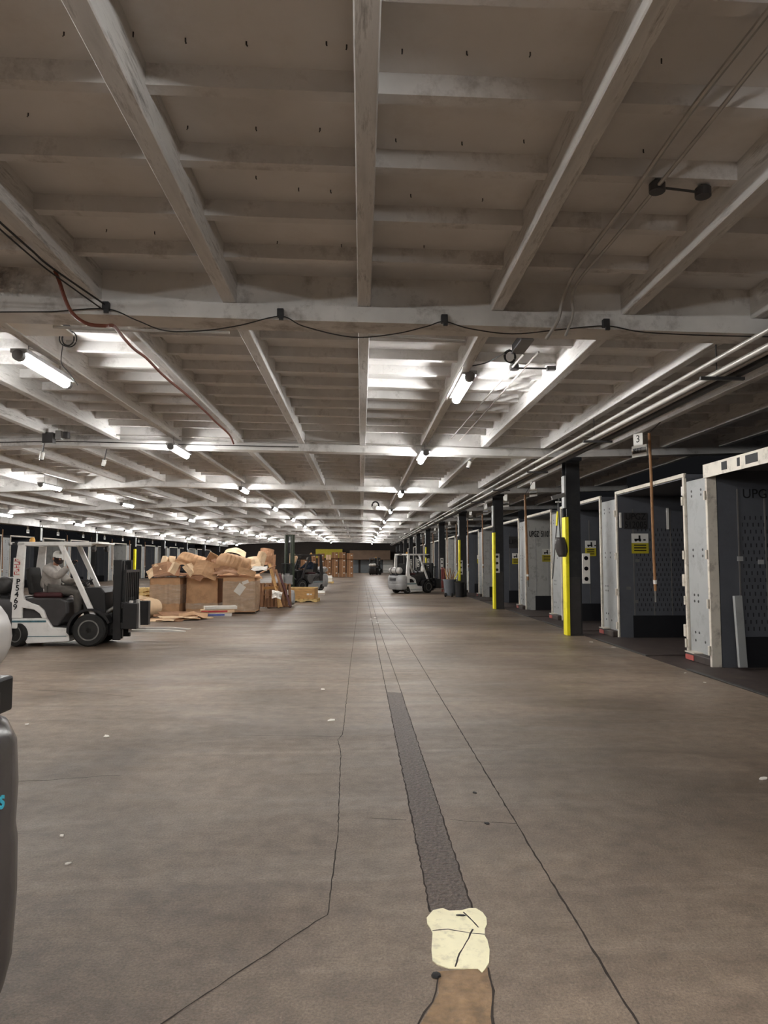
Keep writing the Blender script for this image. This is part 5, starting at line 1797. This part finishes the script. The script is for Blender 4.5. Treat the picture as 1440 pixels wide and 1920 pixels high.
# square covers behind the first cross beam
for px0, px1, py0, py1, lab, m in ((958, 1002, 638, 664, 'grey square junction panel hung right of the aisle behind the first cross beam', 'box_metal'), (48, 106, 604, 630, 'white square junction panel hung at the left behind the first cross beam', 'paper')):
    z = 3.97 if px0 > 500 else 4.02
    a, b_ = at_z(px0, py1, z), at_z(px1, py0, z)
    t = thing('junction_box', lab, 'junction box', ((a.x + b_.x) / 2, (a.y + b_.y) / 2, z))
    hx = abs(b_.x - a.x) / 2
    hy = max(0.12, abs(b_.y - a.y) / 2)
    MB().box(-hx, hx, -hy, hy, 0, 0.02).build('cover', m, t, bevel=0.004)
    MB().box(-hx * 0.9, hx * 0.9, -hy * 0.9, hy * 0.9, 0.02, 0.10).build('back_box', 'dark_plastic', t)
    MB().box(-0.02, 0.02, -0.02, 0.02, 0.10, HJ - z + 0.01).build('stem', 'dark_grey', t)
def coil(px, py, Y, r, lab):
    p = at_y(px, py, Y)
    t = thing('cable_coil', lab, 'cable', p, 0, 'coiled cables under the ceiling')
    rn = random.Random(int(px))
    for k in range(3):
        rr = r * rn.uniform(0.85, 1.1)
        MB().tube([(rr * math.cos(a) + 0.01 * k, 0.015 * k, rr * 1.15 * math.sin(a)) for a in [2 * PI * q / 24 for q in range(24)]], 0.007, 6, True).build('loop', 'cable', t, smooth=True)
    return t


coil(955, 668, 7.9, 0.06, 'black coiled cable below the grey square junction panel')
coil(125, 634, 7.9, 0.075, 'black coiled cable by the white square junction panel')
cable('hanging_cable', [at_y(886, 686, 9.2), at_y(912, 680, 8.8), at_y(935, 668, 8.2), at_y(955, 656, 7.8)], 0.008, 'cable', 'black cable from the nearest right tube light to the grey panel', 'cable')
cable('hanging_cable', [at_y(118, 645, 7.9), at_y(115, 680, 8.2), at_y(130, 700, 8.5), at_y(146, 722, 9.4)], 0.006, 'cable', 'black cable from the left coil to the nearest left tube light', 'cable')
# conduits of the second bay
for k, (A, B, r) in enumerate((((982, 664), (846, 822), 0.013), ((1010, 660), (862, 826), 0.012))):
    cable('steel_conduit', [at_z(*A, 4.18), at_z((A[0] + B[0]) / 2, (A[1] + B[1]) / 2, 4.18), at_z(*B, 4.18)], r, 'galv', 'thin conduit under the second bay right of the lamp row, %s of two' % ('aisle side' if k == 0 else 'dock side'), 'conduit', 'conduits in the second bay')
p = at_z(964, 690, 4.18)
t = thing('junction_box', 'small dark junction box on the thin conduits of the second bay', 'junction box', p)
MB().lathe([(0.06, -0.025), (0.065, -0.02), (0.065, 0.03), (0.05, 0.06)], (0, 0, 0), 'z', 16).build('box_body', 'dark_grey', t, smooth=True)
MB().cyl((0.05, 0, 0), (0.5, 0.02, 0), 0.012, n=8).build('side_pipe', 'dark_grey', t)
MB().box(0.44, 0.62, -0.03, 0.05, -0.03, 0.03).build('side_box', 'dark_grey', t, bevel=0.01)
# level pipes behind and before the beams
for pts, Y, r, lab in ((((100, 613), (212, 618), (430, 624)), 7.26, 0.016, 'pale pipe behind the first cross beam at the left'), (((690, 629), (780, 634), (872, 640)), 7.26, 0.016, 'pale pipe behind the first cross beam above the aisle'),
                       (((-40, 812), (200, 815), (480, 823), (800, 836), (1040, 842)), 15.05, 0.014, 'thin pale pipe along the front of the second cross beam'),
                       (((-40, 830), (130, 828), (330, 833), (560, 838)), 15.1, 0.01, 'thin dark pipe along the lower front of the second cross beam')):
    cable('ceiling_pipe', [at_y(x, y, Y) for x, y in pts], r, 'cable' if 'dark' in lab else 'galv', lab, 'pipe')
# bundle of conduits along the right column line
for k, (x, z, r, m) in enumerate(((3.86, 3.80, 0.028, 'galv'), (3.96, 3.70, 0.035, 'galv'), (4.08, 3.71, 0.026, 'galv'), (4.2, 3.70, 0.045, 'black_steel'))):
    o = MB().tube([(x, YBEG, z), (x + 0.02, 8, z), (x, 30, z), (x, 60, z), (x, YEND - 1, z)], r, 10).build('long_conduit', m, smooth=True)
    tag(o, '%s conduit from the aisle in the bundle along the right columns' % ORD[k], 'conduit', 'conduits along the right columns')
for k, y in enumerate([3.5 + 4.2 * q for q in range(20)]):
    t = thing('pipe_hanger', '%s strut hanger from the camera under the right conduit bundle' % ORD[k], 'hanger', (4.02, y, 3.64), 0, 'strut hangers of the right conduits')
    MB().box(-0.24, 0.26, -0.02, 0.02, -0.02, 0.015).build('strut', 'dark_grey', t)
    MB().cyl((-0.05, 0, 0), (-0.05, 0, HS + off(4) - 3.62), 0.008, n=6).build('rod', 'dark_grey', t)
# dome camera, small cameras
p = at_y(704, 952, 31.7)
t = thing('dome_camera', 'white dome camera with a dark loop above it, under the fourth cross beam', 'camera', p)
MB().lathe([(0.02, -0.1), (0.11, -0.06), (0.15, 0.0), (0.15, 0.06), (0.05, 0.08)], (0, 0, 0), 'z', 20).build('dome', 'sign_white', t, smooth=True)
MB().tube([(0.15 * math.cos(a), 0, 0.1 + 0.17 * math.sin(a)) for a in [R(q) for q in range(-20, 201, 20)]], 0.035, 8).build('conduit_loop', 'black_steel', t, smooth=True)
for px, py, Y, lab in ((79, 852, 15.0, 'white camera drooping from the second cross beam at the left'), (195, 866, 17.0, 'white camera on a short stalk left of the second lamp of the junk-pile row'), (880, 869, 17.0, 'white camera with a black band angled down right of the lamp row')):
    p = at_y(px, py, Y)
    t = thing('security_camera', lab, 'camera', p, 0, 'small cameras under the ceiling', (R(20), R(18), 0))
    MB().cyl((0, 0, -0.1), (0, 0, 0.06), 0.045, 0.05, 14).build('camera_body', 'sign_white', t, smooth=True)
    MB().cyl((0, 0, -0.125), (0, 0, -0.1), 0.035, n=14).build('lens', 'lens_dark', t, smooth=True)
    MB().cyl((0, 0, 0.06), (0, 0, 0.4), 0.014, n=8).build('stalk', 'dark_grey', t)
# dark knot of fittings at the second beam
p = at_y(92, 822, 14.75)
t = thing('electrical_cluster', 'cluster of dark boxes and pipes on the second cross beam at the left', 'junction box', p)
MB().box(-0.12, 0.1, -0.06, 0.1, -0.1, 0.12).build('main_box', 'dark_grey', t, bevel=0.01)
MB().box(0.14, 0.26, -0.05, 0.08, -0.02, 0.16).build('side_box', 'panel', t, bevel=0.01)
MB().box(0.3, 0.4, -0.05, 0.08, 0.0, 0.14).build('small_box', 'dark_grey', t, bevel=0.01)
MB().tube(smooth_path([(-0.1, 0, 0.1), (-0.3, 0, 0.12), (-0.55, -0.05, 0.14)]), 0.016, 7).build('feed_pipe', 'galv', t, smooth=True)
# peeling paint and crumbled concrete on the first cross beam, left
rn = random.Random(11)
mb = MB()
for k in range(26):
    q = at_y(rn.uniform(-10, 66), rn.uniform(512, 566), 6.9)
    mb.lathe([(0.004, -0.02), (rn.uniform(0.02, 0.045), -0.004), (0.006, 0.012)], (q.x, 6.885, q.z), 'y', 7)
o = mb.build('crumbled_concrete', 'beam', ceil)
tag(o, kind='stuff')
